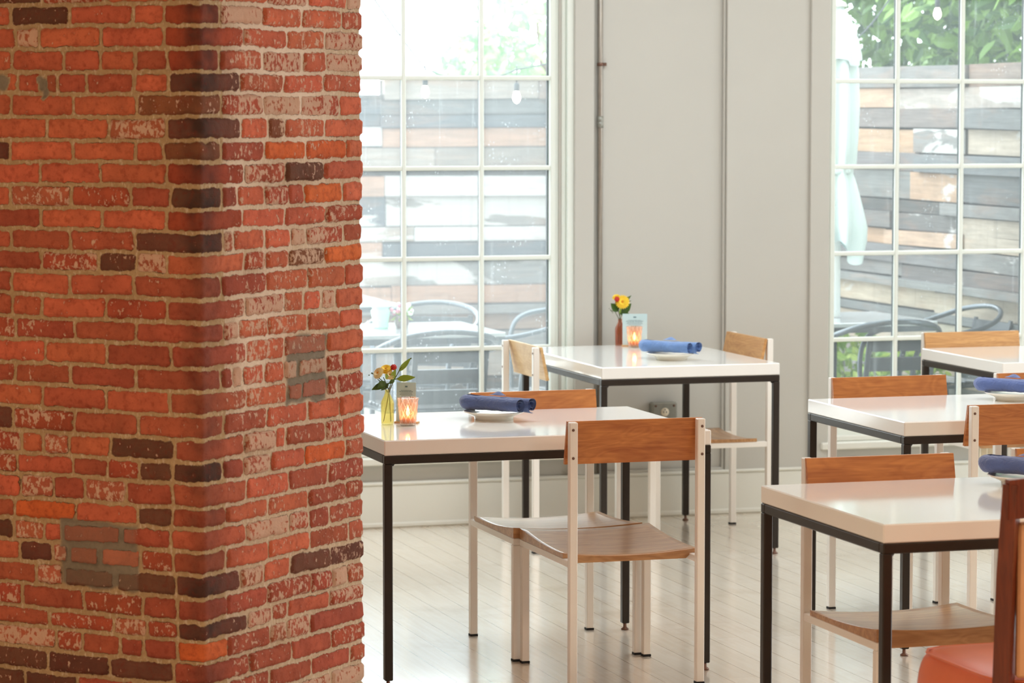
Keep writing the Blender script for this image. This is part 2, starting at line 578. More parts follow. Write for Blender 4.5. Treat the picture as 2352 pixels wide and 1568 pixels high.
def brick_mat():
    m, nt, b = mat_new('old_brick_and_mortar')
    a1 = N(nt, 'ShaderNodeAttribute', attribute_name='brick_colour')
    a2 = N(nt, 'ShaderNodeAttribute', attribute_name='edge')
    a3 = N(nt, 'ShaderNodeAttribute', attribute_name='smear')
    a4 = N(nt, 'ShaderNodeAttribute', attribute_name='cement')
    a5 = N(nt, 'ShaderNodeAttribute', attribute_name='streak')
    v = coords(nt)
    fine = noise(nt, v, 260, 4, .65)
    mid = noise(nt, v, 60, 4, .6)
    big = noise(nt, v, 17, 3, .55)
    vs = coords(nt, 'Object', (1, 1, 0.5))
    run = noise(nt, vs, 120, 4, .62)
    # ragged brick edge
    e = math_node(nt, 'ADD', a2.outputs['Fac'], math_node(nt, 'MULTIPLY', math_node(nt, 'SUBTRACT', mid, 0.5), 0.010))
    e = math_node(nt, 'ADD', e, math_node(nt, 'MULTIPLY', math_node(nt, 'SUBTRACT', fine, 0.5), 0.004))
    mask = smooth(nt, e, -0.0008, 0.0010)
    # brick body
    k = math_node(nt, 'ADD', 0.60, math_node(nt, 'MULTIPLY', big, 0.8))
    kc = nt.nodes.new('ShaderNodeCombineXYZ')
    for i in range(3):
        L(nt, k, kc.inputs[i])
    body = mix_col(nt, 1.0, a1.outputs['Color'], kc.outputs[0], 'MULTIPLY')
    body = mix_col(nt, math_node(nt, 'MULTIPLY', smooth(nt, mid, 0.46, 0.72), 0.42), body, lin(112, 34, 16))
    body = mix_col(nt, math_node(nt, 'MULTIPLY', smooth(nt, fine, 0.60, 0.74), 0.55), body, lin(70, 34, 24))
    # pale lime smears
    sm = math_node(nt, 'ADD', math_node(nt, 'MULTIPLY', mid, 0.50), math_node(nt, 'MULTIPLY', run, 0.50))
    thr = math_node(nt, 'SUBTRACT', 0.66, math_node(nt, 'MULTIPLY', a3.outputs['Fac'], 0.27))
    d = math_node(nt, 'SUBTRACT', sm, thr)
    smk = math_node(nt, 'MULTIPLY', smooth(nt, d, 0.0, 0.045), 0.78)
    body = mix_col(nt, smk, body, lin(206, 176, 154))
    mort = mix_col(nt, mid, lin(150, 122, 88), lin(196, 170, 132))
    mort = mix_col(nt, math_node(nt, 'MULTIPLY', smooth(nt, math_node(nt, 'ADD', run, math_node(nt, 'MULTIPLY', a5.outputs['Fac'], 0.10)), 0.50, 0.72), 0.7), mort, lin(214, 198, 176))
    mort = mix_col(nt, math_node(nt, 'MULTIPLY', a5.outputs['Fac'], 0.62, None, True), mort, lin(226, 208, 190))
    mort = mix_col(nt, math_node(nt, 'MULTIPLY', smooth(nt, fine, 0.60, 0.72), 0.5), mort, lin(96, 70, 48))
    cem = mix_col(nt, mid, lin(112, 102, 88), lin(146, 136, 120))
    mort = mix_col(nt, a4.outputs['Fac'], mort, cem)
    # dark crack just around some bricks
    ck = math_node(nt, 'SUBTRACT', 1.0, smooth(nt, math_node(nt, 'ABSOLUTE', math_node(nt, 'SUBTRACT', e, -0.0004)), 0.0, 0.0016))
    ck = math_node(nt, 'MULTIPLY', ck, math_node(nt, 'MULTIPLY', smooth(nt, big, 0.50, 0.66), 0.75))
    body = mix_col(nt, math_node(nt, 'MULTIPLY', a4.outputs['Fac'], 0.35), body, cem)
    c = mix_col(nt, mask, mort, body)
    c = mix_col(nt, ck, c, lin(50, 26, 16))
    L(nt, c, b.inputs['Base Color'])
    b.inputs['Roughness'].default_value = 0.85
    b.inputs['Specular IOR Level'].default_value = 0.25
    h = math_node(nt, 'ADD', math_node(nt, 'MULTIPLY', fine, 0.5), math_node(nt, 'ADD', math_node(nt, 'MULTIPLY', mid, 0.5), math_node(nt, 'MULTIPLY', mask, 0.9)))
    bump(nt, b, h, 0.65, 0.005)
    return m


M_brick = brick_mat()


def plank_mat():
    m, nt, b = mat_new('weathered_reclaimed_planks')
    a1 = N(nt, 'ShaderNodeAttribute', attribute_name='plank_colour')
    a2 = N(nt, 'ShaderNodeAttribute', attribute_name='peel')
    v = coords(nt, 'Object', (1.0, 1.0, 4.0))
    big = noise(nt, v, 1.6, 5, .55, 0.6)
    gr = noise(nt, coords(nt, 'Object', (3, 3, 70)), 1.0, 4)
    vert = noise(nt, coords(nt, 'Object', (40, 40, 1.2)), 1.0, 4)
    gk = math_node(nt, 'ADD', 0.72, math_node(nt, 'MULTIPLY', gr, 0.56))
    gc = nt.nodes.new('ShaderNodeCombineXYZ')
    for i in range(3):
        L(nt, gk, gc.inputs[i])
    c = mix_col(nt, 1.0, a1.outputs['Color'], gc.outputs[0], 'MULTIPLY')
    big2 = noise(nt, coords(nt, 'Object', (1.0, 1.0, 5.0)), 2.3, 4, .6, 0.8)
    c = mix_col(nt, math_node(nt, 'MULTIPLY', smooth(nt, big2, 0.48, 0.72), 0.18), c, lin(150, 104, 72))
    bl = math_node(nt, 'ADD', 0.45, math_node(nt, 'MULTIPLY', noise(nt, coords(nt, 'Object', (1.0, 1.0, 6.0)), 3.4, 5, .65, 0.5), 1.1))
    bc = nt.nodes.new('ShaderNodeCombineXYZ')
    for i in range(3):
        L(nt, bl, bc.inputs[i])
    c = mix_col(nt, 1.0, c, bc.outputs[0], 'MULTIPLY')
    thr = math_node(nt, 'SUBTRACT', 0.86, math_node(nt, 'MULTIPLY', a2.outputs['Fac'], 0.46))
    p = smooth(nt, math_node(nt, 'SUBTRACT', big, thr), 0.0, 0.05)
    c = mix_col(nt, math_node(nt, 'MULTIPLY', p, 0.8), c, lin(172, 169, 166))
    c = mix_col(nt, math_node(nt, 'MULTIPLY', smooth(nt, vert, 0.55, 0.75), 0.28), c, lin(84, 72, 62))
    L(nt, c, b.inputs['Base Color'])
    b.inputs['Roughness'].default_value = 0.7
    bump(nt, b, gr, 0.3, 0.01)
    return m


M_plank = plank_mat()


def ground_mat():
    m, nt, b = mat_new('wet_patio_paving')
    n = noise(nt, coords(nt), 3.0, 5)
    L(nt, mix_col(nt, n, lin(176, 170, 162), lin(210, 207, 202)), b.inputs['Base Color'])
    b.inputs['Roughness'].default_value = 0.25
    return m


M_ground = ground_mat()


def foliage_mat(name, a, bb):
    m, nt, b = mat_new(name)
    g = nt.nodes.new('ShaderNodeNewGeometry')
    c = mix_col(nt, g.outputs['Random Per Island'], a, bb)
    L(nt, c, b.inputs['Base Color'])
    b.inputs['Roughness'].default_value = 0.45
    b.inputs['Transmission Weight'].default_value = 0.0
    b.inputs['Subsurface Weight'].default_value = 0.0
    nt.nodes['Material Output']
    tl = N(nt, 'ShaderNodeBsdfTranslucent')
    L(nt, c, tl.inputs['Color'])
    mx = N(nt, 'ShaderNodeMixShader', inp={0: 0.35})
    L(nt, b.outputs[0], mx.inputs[1]); L(nt, tl.outputs[0], mx.inputs[2])
    L(nt, mx.outputs[0], nt.nodes['Material Output'].inputs['Surface'])
    return m


M_fol_a = foliage_mat('dense_leaves', lin(44, 84, 36), lin(124, 160, 72))
M_fol_b = foliage_mat('pale_leaves', lin(112, 164, 116), lin(190, 216, 150))
M_fol_c = foliage_mat('lime_leaves', lin(96, 134, 44), lin(176, 194, 92))

# ------------------------------------------------------------------ room shell
WY = 11.86          # face of the window wall's trim
PY = 11.885         # face of its recessed panels
WIN = [(2.47, 3.83), (5.02, 6.38)]
SILL, HEAD = 0.30, 2.60

m = MB(); m.box(-3, 9, -3, 12.0, -0.12, 0.0); structure(m.build('floor', M_floor))
m = MB(); m.box(-3.1, 9.1, -3.1, 12.1, 3.2, 3.3); structure(m.build('ceiling', M_ceil))
m = MB(); m.box(-3.1, -3.0, -3, 12.0, 0, 3.2); structure(m.build('wall_left', M_wall))
m = MB(); m.box(-3, 9, -3.1, -3.0, 0, 3.2); structure(m.build('wall_front', M_wall))
# right wall with a long window opening towards the street side
m = MB()
m.box(9.0, 9.1, -3, 6.2, 0, 3.2); m.box(9.0, 9.1, 10.2, 12.0, 0, 3.2)
m.box(9.0, 9.1, 6.2, 10.2, 0, 0.35); m.box(9.0, 9.1, 6.2, 10.2, 3.0, 3.2)
structure(m.build('wall_right', M_wall))
# window wall
m = MB()
m.box(-3, WIN[0][0], PY, 12.0, 0, 3.2)
m.box(WIN[0][1], WIN[1][0], PY, 12.0, 0, 3.2)
m.box(WIN[1][1], 9, PY, 12.0, 0, 3.2)
for a, b in WIN:
    m.box(a, b, PY, 12.0, 0, SILL)
    m.box(a, b, PY, 12.0, HEAD, 3.2)
wall_back = structure(m.build('wall_back', M_wall))

# flat stile between the recessed panel and the second window, with its bead
m = MB()
m.box(4.553, 4.98, WY, PY, 0.180, 3.2, 0.003)
m.box(4.541, 4.553, WY + .010, PY, 0.180, 3.2, 0.003)
structure(m.build('trim_1', M_wall))
m = MB(); m.box(4.03, 4.541, WY, PY, 0.17, 0.196, 0.004); structure(m.build('trim_2', M_wall))

m = MB()
m.box(-3, 9, WY - .006, PY, 0.0, 0.172, 0.004)
m.box(-3, 9, WY - .012, PY, 0.172, 0.186, 0.005)
m.box(-3, 9, WY - .014, PY, 0.0, 0.022, 0.006)
structure(m.build('baseboard_back', M_trim))


def window(n, x0, x1, vx, rows, pane):
    root = structure(empty('window_%d' % n))
    yf = 11.90
    # casing boards on the room side
    m = MB()
    m.box(x0 - .045 - .07, x0 - .045 + .02, WY - .012, PY, 0.186, HEAD + .1, 0.004)
    m.box(x1 + .075, x1 + .160, WY - .012, PY, 0.186, HEAD + .1, 0.004)
    m.box(x0 - .115, x1 + .160, WY - .016, PY, HEAD + .06, HEAD + .16, 0.004)
    m.build('casing', M_wall, root)
    # stepped reveal
    m = MB()
    for a, b, y in ((0.048, 0.078, WY + .000), (0.030, 0.048, WY + .018), (0.006, 0.030, WY + .034)):
        m.box(x1 + a, x1 + b, y, 12.0, SILL, HEAD, 0.003)
        m.box(x0 - b, x0 - a, y, 12.0, SILL, HEAD, 0.003)
        m.box(x0 - b, x1 + b, y, 12.0, HEAD + a - .01, HEAD + b, 0.003)
    m.build('jamb', M_frame, root)
    m = MB()
    m.box(x0 - .06, x1 + .06, WY - .028, PY + .03, SILL - .045, SILL - .014, 0.005)
    m.box(x0 - .03, x1 + .03, WY + .010, 11.97, SILL - .014, SILL + .010, 0.004)
    m.build('window_sill', M_trim, root)
    # sash: stiles and rails
    m = MB()
    m.box(x1 - .016, x1 + .008, yf - .012, yf + .03, SILL, HEAD, 0.004)
    m.box(x0 - .008, x0 + .016, yf - .012, yf + .03, SILL, HEAD, 0.004)
    m.box(x0, x1, yf - .012, yf + .03, SILL, SILL + .055, 0.004)
    m.box(x0, x1, yf - .012, yf + .03, HEAD - .05, HEAD, 0.004)
    m.build('sash', M_frame, root)
    m = MB()
    for x in vx:
        m.box(x - .0095, x + .0095, yf - .010, yf + .006, SILL + .05, HEAD - .05, 0.004)
    for z in rows:
        m.box(x0 + .01, x1 - .01, yf - .008, yf + .006, z - .0095, z + .0095, 0.004)
    m.build('muntin', M_frame, root)
    m = MB()
    for x in list(vx):
        m.box(x - .0085, x + .0085, yf + .012, yf + .022, SILL + .05, HEAD - .05)
    m.box(x1 - .024, x1 - .012, yf + .014, yf + .024, SILL + .05, HEAD - .05)
    for z in rows:
        m.box(x0 + .01, x1 - .01, yf + .012, yf + .022, z - .0055, z + .0055)
    m.build('glazing_bar', M_gasket, root)
    m = MB(); m.box(x0 + .005, x1 - .005, yf + .007, yf + .011, SILL + .04, HEAD - .04)
    m.build('pane', pane, root)
    return root


ROWS = [0.716, 1.084, 1.450, 1.815, 2.180]
window(1, 2.49, 3.81, [2.845, 3.176, 3.503], ROWS, M_pane_a)
window(2, 5.038, 6.36, [5.338, 5.637, 5.934], [0.716, 1.080, 1.446, 1.806, 2.166], M_pane_b)
# long window in the right wall
m = MB()
for y in np.linspace(6.22, 10.18, 6):
    m.box(9.02, 9.05, y - .02, y + .02, 0.35, 3.0)
for z in (0.37, 1.2, 2.1, 2.98):
    m.box(9.02, 9.05, 6.2, 10.2, z - .02, z + .02)
structure(m.build('window_3', M_frame))

# ------------------------------------------------------------------ brick pillar
def hsh(i, j, s):
    with np.errstate(over='ignore'):
        n = (i.astype(np.int64) * 374761393 + j.astype(np.int64) * 668265263 + s * 1442695041) & 0xFFFFFFFF
        n = ((n ^ (n >> 13)) * 1274126177) & 0xFFFFFFFF
        n = n ^ (n >> 16)
    return (n & 0xFFFF) / 65535.0


def vnoise(x, y, s):
    i, j = np.floor(x), np.floor(y)
    fx, fy = x - i, y - j
    fx, fy = fx * fx * (3 - 2 * fx), fy * fy * (3 - 2 * fy)
    a, b = hsh(i, j, s), hsh(i + 1, j, s)
    c, d = hsh(i, j + 1, s), hsh(i + 1, j + 1, s)
    return (a * (1 - fx) + b * fx) * (1 - fy) + (c * (1 - fx) + d * fx) * fy - 0.5


COURSE_Z = [1946, 1893, 1838, 1783, 1731, 1675, 1618, 1564, 1509, 1453, 1401, 1348, 1297, 1238, 1182, 1128, 1069, 1014, 958, 900, 844, 791, 732, 681, 627, 572, 516, 458, 411, 356, 300, 245]
COURSES = [
("RDRRCPRRM",[-548,-373,-184,-94,88,275,454,647]),
("RPRRCRRS",[-536,-463,-283,-94,190,386,566]),
("RRRRMCRSRS",[-548,-392,-281,-181,-87,84,275,461,574]),
("RRGMMRDMRR",[-533,-449,-412,-323,-185,-84,173,369,558]),
("RRRBSPSR",[-550,-363,-177,89,282,448,643]),
("RRPDRBRR",[-442,-260,-90,176,297,374,562]),
("DRRRBMOOR",[-557,-366,-179,-102,91,283,471,668]),
("RRRCSDR",[-466,-285,-92,192,377,561]),
("RPSMDMRSMOR",[-556,-372,-199,-80,92,157,280,392,468,650]),
("MRRCRRS",[-465,-281,-92,179,373,564]),
("RMMDPRRPSM",[-556,-378,-185,96,140,281,401,474,656]),
("MSDPRSRBO",[-467,-294,-178,-93,190,286,389,563]),
("MRRMMRRR",[-559,-379,-188,87,285,479,662]),
("MRRSMSRRPR",[-555,-465,-272,-92,186,369,458,541,614]),
("SMMMPRRRR",[-546,-365,-183,93,161,288,478,635]),
("RRMMRMR",[-455,-272,-84,191,370,568]),
("MMMMMPRRPPSR",[-550,-382,-186,79,132,175,275,368,427,570,643]),
("RRRMRMMSS",[-467,-275,-88,192,377,445,569,623]),
("DSMMMRRR",[-557,-372,-180,91,284,478,629]),
("SRPRDMPRMSR",[-533,-467,-387,-264,-76,184,325,372,562,646]),
("SRMSDDMPROM",[-546,-376,-273,-181,-80,85,176,301,462,660]),
("RPMPMMRMM",[-536,-437,-342,-220,-82,191,385,572]),
("MORDMRRMM",[-554,-371,-185,-84,97,288,480,666]),
("DPRMMRPSMM",[-560,-465,-411,-234,-88,186,384,480,577]),
("RDPMRSMRRMM",[-541,-442,-390,-297,-177,-81,100,288,483,672]),
("MPDDDPRDD",[-493,-408,-250,-74,161,266,391,581]),
("SMSMMMSSPM",[-539,-347,-173,-70,99,283,487,593,669]),
("MSPSDPSRS",[-452,-258,-159,-70,191,303,374,580]),
("PSMMMOMPPM",[-434,-352,-241,-170,-72,103,296,371,482]),
("DDDMMMS",[-458,-273,-81,196,394,588]),
("DDMMMMMMM",[-530,-370,-200,-72,106,289,489,679]),
]
BCOL = {'R': (192, 102, 74), 'M': (166, 86, 64), 'D': (104, 66, 52), 'O': (206, 104, 58), 'P': (170, 94, 70),
        'S': (166, 80, 58), 'B': (130, 80, 54), 'G': (156, 82, 60), 'C': (158, 74, 50)}
SMEAR = {'R': .12, 'M': .18, 'D': .16, 'O': .02, 'P': .66, 'S': .46, 'B': .35, 'G': .4, 'C': .06}


def build_pillar():
    WR, WL, RC = 0.745, 0.92, 0.0045
    per_front = (-WL, WR)
    # all courses from floor to ceiling
    zs = [c / 1000. for c in COURSE_Z]
    tops, rows = [], []
    z = zs[0]
    r2 = random.Random(3)
    extra = []
    while z < 3.2:
        extra.append((z, z + 0.0545)); z += 0.0545
    low = []
    z = zs[-1]
    while z > 0:
        low.append((z - 0.055, z)); z -= 0.055

    def random_course(k):
        off = -0.92 + (0.09 if k % 2 else 0.0)
        js, cs = [], ''
        u = off
        while u < 0.745 + .9:
            u += 0.188
            js.append(u)
        for _ in range(len(js) + 1):
            cs += r2.choice('RRRMMSRDSRP')
        return cs, js
    courses = []
    for k, (a, b) in enumerate(reversed(extra)):
        cs, js = random_course(k)
        courses.append((a, b, js, cs))
    for i, (cs, js) in enumerate(COURSES):
        js = [j / 1000. for j in js]
        # continue each course to the far end of the left face and round the far right corner
        u, pre, pc = js[0], [], ''
        while u > -WL - .15:
            u -= 0.186; pre.insert(0, u); pc = r2.choice('RRMSR') + pc
        u = WR + (0.095 if i % 2 else 0.186)
        post, qc = [], ''
        while u < WR + .9:
            post.append(u); qc += r2.choice('RRMSR'); u += 0.186
        courses.append((zs[i + 1], zs[i], pre + js + post, pc + cs + qc))
    for k, (a, b) in enumerate(low):
        cs, js = random_course(k)
        courses.append((a, b, js, cs))
    # sample positions
    us = list(np.arange(-WL, -.62, .012)) + list(np.arange(-.62, WR + .06, .0042)) + list(np.arange(WR + .06, WR + .9, .014))
    us = np.array(us)
    zv = list(np.arange(0, .22, .012)) + list(np.arange(.22, 2.0, .0042)) + list(np.arange(2.0, 3.2, .016)) + [3.2]
    zv = np.array(zv)
    U, Z = np.meshgrid(us, zv)
    # irregular joints: wobble the sampling position
    Uw = U + .0042 * vnoise(U * 38, Z * 38, 1) + .003 * vnoise(U * 110, Z * 110, 2)
    Zw = Z + .0060 * vnoise(U * 5, Z * 9, 3) + .0042 * vnoise(U * 38, Z * 38, 4) + .0030 * vnoise(U * 120, Z * 120, 5)
    edge = np.full(U.shape, -0.01)
    col = np.zeros(U.shape + (3,))
    smear = np.zeros(U.shape)
    lift = np.zeros(U.shape)
    for ci, (a, b, js, cs) in enumerate(courses):
        sel = (Zw >= a) & (Zw < b)
        if not sel.any():
            continue
        ju = np.array(js)
        k = np.searchsorted(ju, Uw[sel])
        lo = np.where(k > 0, ju[np.maximum(k - 1, 0)], ju[0] - .186)
        hi = np.where(k < len(ju), ju[np.minimum(k, len(ju) - 1)], ju[-1] + .186)
        key = (k + ci * 57)
        g = .0036 + .0022 * hsh(key, key * 0 + 1, 11)
        gz = .0046 + .0018 * hsh(key, key * 0 + 2, 12)
        du = np.minimum(Uw[sel] - lo, hi - Uw[sel]) - g
        dz = np.minimum(Zw[sel] - a, b - Zw[sel]) - gz
        # rounded rectangle
        rr = .007
        qx, qz = np.minimum(du - rr, 0), np.minimum(dz - rr, 0)
        inside = np.minimum(du, dz)
        corner = rr - np.hypot(qx, qz)
        edge[sel] = np.where((du < rr) & (dz < rr), np.minimum(corner, inside), inside)
        cc = np.array([lin(*BCOL[c])[:3] for c in cs])
        ss = np.array([SMEAR[c] for c in cs])
        kk = np.minimum(k, len(cs) - 1)
        tint = .88 + .24 * hsh(key, key * 0 + 3, 13)
        warm = .92 + .16 * hsh(key, key * 0 + 4, 14)
        c3 = cc[kk] * tint[:, None]
        c3[:, 1] *= warm
        col[sel] = c3
        smear[sel] = ss[kk]
        lift[sel] = (hsh(key, key * 0 + 5, 15) - .5) * .005 + (hsh(key, key * 0 + 6, 16) - .5) * .05 * (Uw[sel] - (lo + hi) / 2)
        # bricks darken towards the arris: alternate headers are black, stretchers brown
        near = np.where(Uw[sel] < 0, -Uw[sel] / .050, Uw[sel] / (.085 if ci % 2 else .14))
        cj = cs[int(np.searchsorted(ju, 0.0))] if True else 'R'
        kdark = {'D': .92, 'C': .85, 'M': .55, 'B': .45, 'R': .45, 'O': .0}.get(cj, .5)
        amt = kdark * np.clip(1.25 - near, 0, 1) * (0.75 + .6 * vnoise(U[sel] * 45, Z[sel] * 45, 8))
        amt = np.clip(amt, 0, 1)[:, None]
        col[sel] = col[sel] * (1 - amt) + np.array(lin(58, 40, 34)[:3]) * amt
    inb = np.clip(edge / .006, 0, 1)
    inb = inb * inb * (3 - 2 * inb)
    rough = .0016 * vnoise(U * 90, Z * 90, 6) + .0030 * vnoise(U * 22, Z * 22, 7)
    h = inb * (.0085 + lift) + rough * (.5 + .5 * inb)
    over = np.clip(.5 + 1.4 * vnoise(U * 9, Z * 14, 9), 0, 1)
    h += (1 - inb) * over * .0045
    cement = np.zeros(U.shape)
    for (u0, u1, z0, z1) in ((.372, .572, .948, 1.124), (-.42, -.18, .52, .69)):
        d = np.minimum(np.minimum(U - u0, u1 - U), np.minimum(Z - z0, z1 - Z)) + .02 * vnoise(U * 25, Z * 25, 21)
        cement = np.maximum(cement, np.clip(d / .008, 0, 1))
    edge = edge - .0035 * cement
    for (uc, zc, rr) in ((-.575, 1.755, .020), (-.452, 1.752, .019), (-.448, 1.735, .014)):
        d = rr - np.hypot(U - uc, (Z - zc) * .8) + .012 * vnoise(U * 60, Z * 60, 22)
        cement = np.maximum(cement, np.clip(d / .004, 0, 1))
        edge = np.where(d > 0, -.01, edge)
    smear += np.where((U > .12) & (U < WR), .16, 0.0) + .25 * np.clip(vnoise(U * 6, Z * 6, 23) * 2, -.5, 1)
    wash = np.clip(np.minimum((U - .09) / .08, (.66 - U) / .2), 0, 1) * np.clip(np.minimum((Z - .85) / .25, (2.1 - Z) / .2), 0, 1)
    wash = np.where(U > 0, wash, 0) * np.clip(.65 + 1.5 * vnoise(U * 9, Z * 6, 31), 0, 1.3)
    smear += .24 * wash
    streak = np.where((U > .1) & (U < WR), .55, 0.0) + wash
    # wrap the strip round the pillar: left face, right face, far end face
    P0 = np.array([1.412, 7.179]); s = math.sqrt(.5)
    dr, dl = np.array([s, s]), np.array([-s, s])
    nl, nr, ne = np.array([-s, -s]), np.array([s, -s]), np.array([s, s])
    pos = np.zeros(us.shape + (2,)); nor = np.zeros(us.shape + (2,))
    for i, u in enumerate(us):
        if u < 0:
            p = P0 - u * dl; n0, n1 = nl, nr; t = u
        elif u < WR:
            p = P0 + u * dr; n0, n1 = (nl, nr) if u < WR / 2 else (nr, ne); t = u if u < WR / 2 else u - WR
        else:
            p = P0 + WR * dr + (u - WR) * dl; n0, n1 = nr, ne; t = u - WR
        w = np.clip(.5 + t / (2 * RC), 0, 1)
        n = n0 * (1 - w) + n1 * w
        n /= np.hypot(*n)
        # rounded arris
        if abs(t) < RC:
            p = p - n * RC * .41 * (1 - abs(t) / RC)
        pos[i], nor[i] = p, n
    X = pos[None, :, 0] + nor[None, :, 0] * h
    Y = pos[None, :, 1] + nor[None, :, 1] * h
    V = np.stack([X, Y, Z], -1).reshape(-1, 3)
    nz, nu = U.shape
    I = np.arange(nz * nu).reshape(nz, nu)
    F = np.stack([I[:-1, :-1], I[:-1, 1:], I[1:, 1:], I[1:, :-1]], -1).reshape(-1, 4)
    # closing back faces
    b0 = len(V)
    e0 = P0 + WL * dl
    e1 = P0 + WR * dr + .9 * dl
    back = np.array([[e0[0], e0[1], 0], [e1[0], e1[1], 0], [e1[0], e1[1], 3.2], [e0[0], e0[1], 3.2]])
    V = np.vstack([V, back])
    F = np.vstack([F, [[b0, b0 + 3, b0 + 2, b0 + 1]]])
    me = bpy.data.meshes.new('brick_pillar')
    me.vertices.add(len(V)); me.vertices.foreach_set('co', V.astype(np.float32).ravel())
    me.loops.add(F.size); me.loops.foreach_set('vertex_index', F.astype(np.int32).ravel())
    me.polygons.add(len(F))
    me.polygons.foreach_set('loop_start', np.arange(0, F.size, 4, dtype=np.int32))
    me.update(calc_edges=True)
    me.validate()
    me.polygons.foreach_set('use_smooth', np.ones(len(F), dtype=bool))

    def attr(name, a, pad):
        at = me.attributes.new(name, 'FLOAT', 'POINT')
        at.data.foreach_set('value', np.concatenate([a.ravel(), np.full(4, pad)]).astype(np.float32))
    attr('edge', edge, -.01); attr('smear', smear, 0); attr('cement', cement, 0); attr('streak', streak, 0)
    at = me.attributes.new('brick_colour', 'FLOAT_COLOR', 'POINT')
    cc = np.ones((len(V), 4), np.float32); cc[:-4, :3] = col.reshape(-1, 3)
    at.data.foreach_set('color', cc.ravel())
    me.materials.append(M_brick)
    o = bpy.data.objects.new('brick_pillar', me)
    scene.collection.objects.link(o)
    tag(structure(o), 'old red brick pillar with pale mortar and dark corner', 'pillar')
    return o


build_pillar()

# ------------------------------------------------------------------ tables
TT = 0.73


def make_table(x0, x1, y0, y1, label):
    cx, cy = (x0 + x1) / 2, (y0 + y1) / 2
    hx, hy = (x1 - x0) / 2, (y1 - y0) / 2
    t = empty('dining_table', (cx, cy, 0), 0, label, 'table', 'white dining tables')
    m = MB(); m.box(-hx, hx, -hy, hy, TT - .045, TT, 0.003); m.build('tabletop', M_table, t)
    a = .0245
    m = MB()
    z1, z0 = TT - .0455, TT - .0455 - a
    m.box(-hx, hx, -hy, -hy + a, z0, z1, .0025); m.box(-hx, hx, hy - a, hy, z0, z1, .0025)
    m.box(-hx, -hx + a, -hy + a, hy - a, z0, z1, .0025); m.box(hx - a, hx, -hy + a, hy - a, z0, z1, .0025)
    for sx in (-1, 1):        # small weld gussets at the corners
        for sy in (-1, 1):
            m.tube([(sx * (hx - a), sy * (hy - a * .5), z0 - .004), (sx * (hx - a - .006), sy * (hy - a * .5), z0 + .004)], .006, 6)
    m.build('apron', M_steel, t)
    for sx in (-1, 1):
        for sy in (-1, 1):
            m = MB()
            xa, ya = sx * (hx - a / 2), sy * (hy - a / 2)
            m.box(xa - a / 2, xa + a / 2, ya - a / 2, ya + a / 2, .022, z0 + .001, .0025)
            leg = m.build('leg', M_steel, t)
            m = MB()
            m.lathe([(0, 0), (.012, 0), (.013, .004), (.006, .009), (.005, .024)], 12, Matrix.Translation((xa, ya, 0)))
            m.build('foot', M_bolt, leg)
    return t


make_table(2.221, 3.236, 8.545, 9.31, 'white-topped table beside the brick pillar with flowers and one candle')
make_table(3.622, 4.336, 10.72, 11.725, 'white-topped table against the cream wall between the two windows')
make_table(3.886, 5.16, 8.585, 9.36, 'white-topped table in the middle of the right-hand group')
make_table(2.882, 4.16, 6.478, 7.25, 'white-topped table in front beside the orange leather seat')
make_table(5.147, 6.35, 10.48, 11.21, 'white-topped table farthest back under the umbrella window')

# ------------------------------------------------------------------ dining chairs
CW = .394      # spacing of the posts


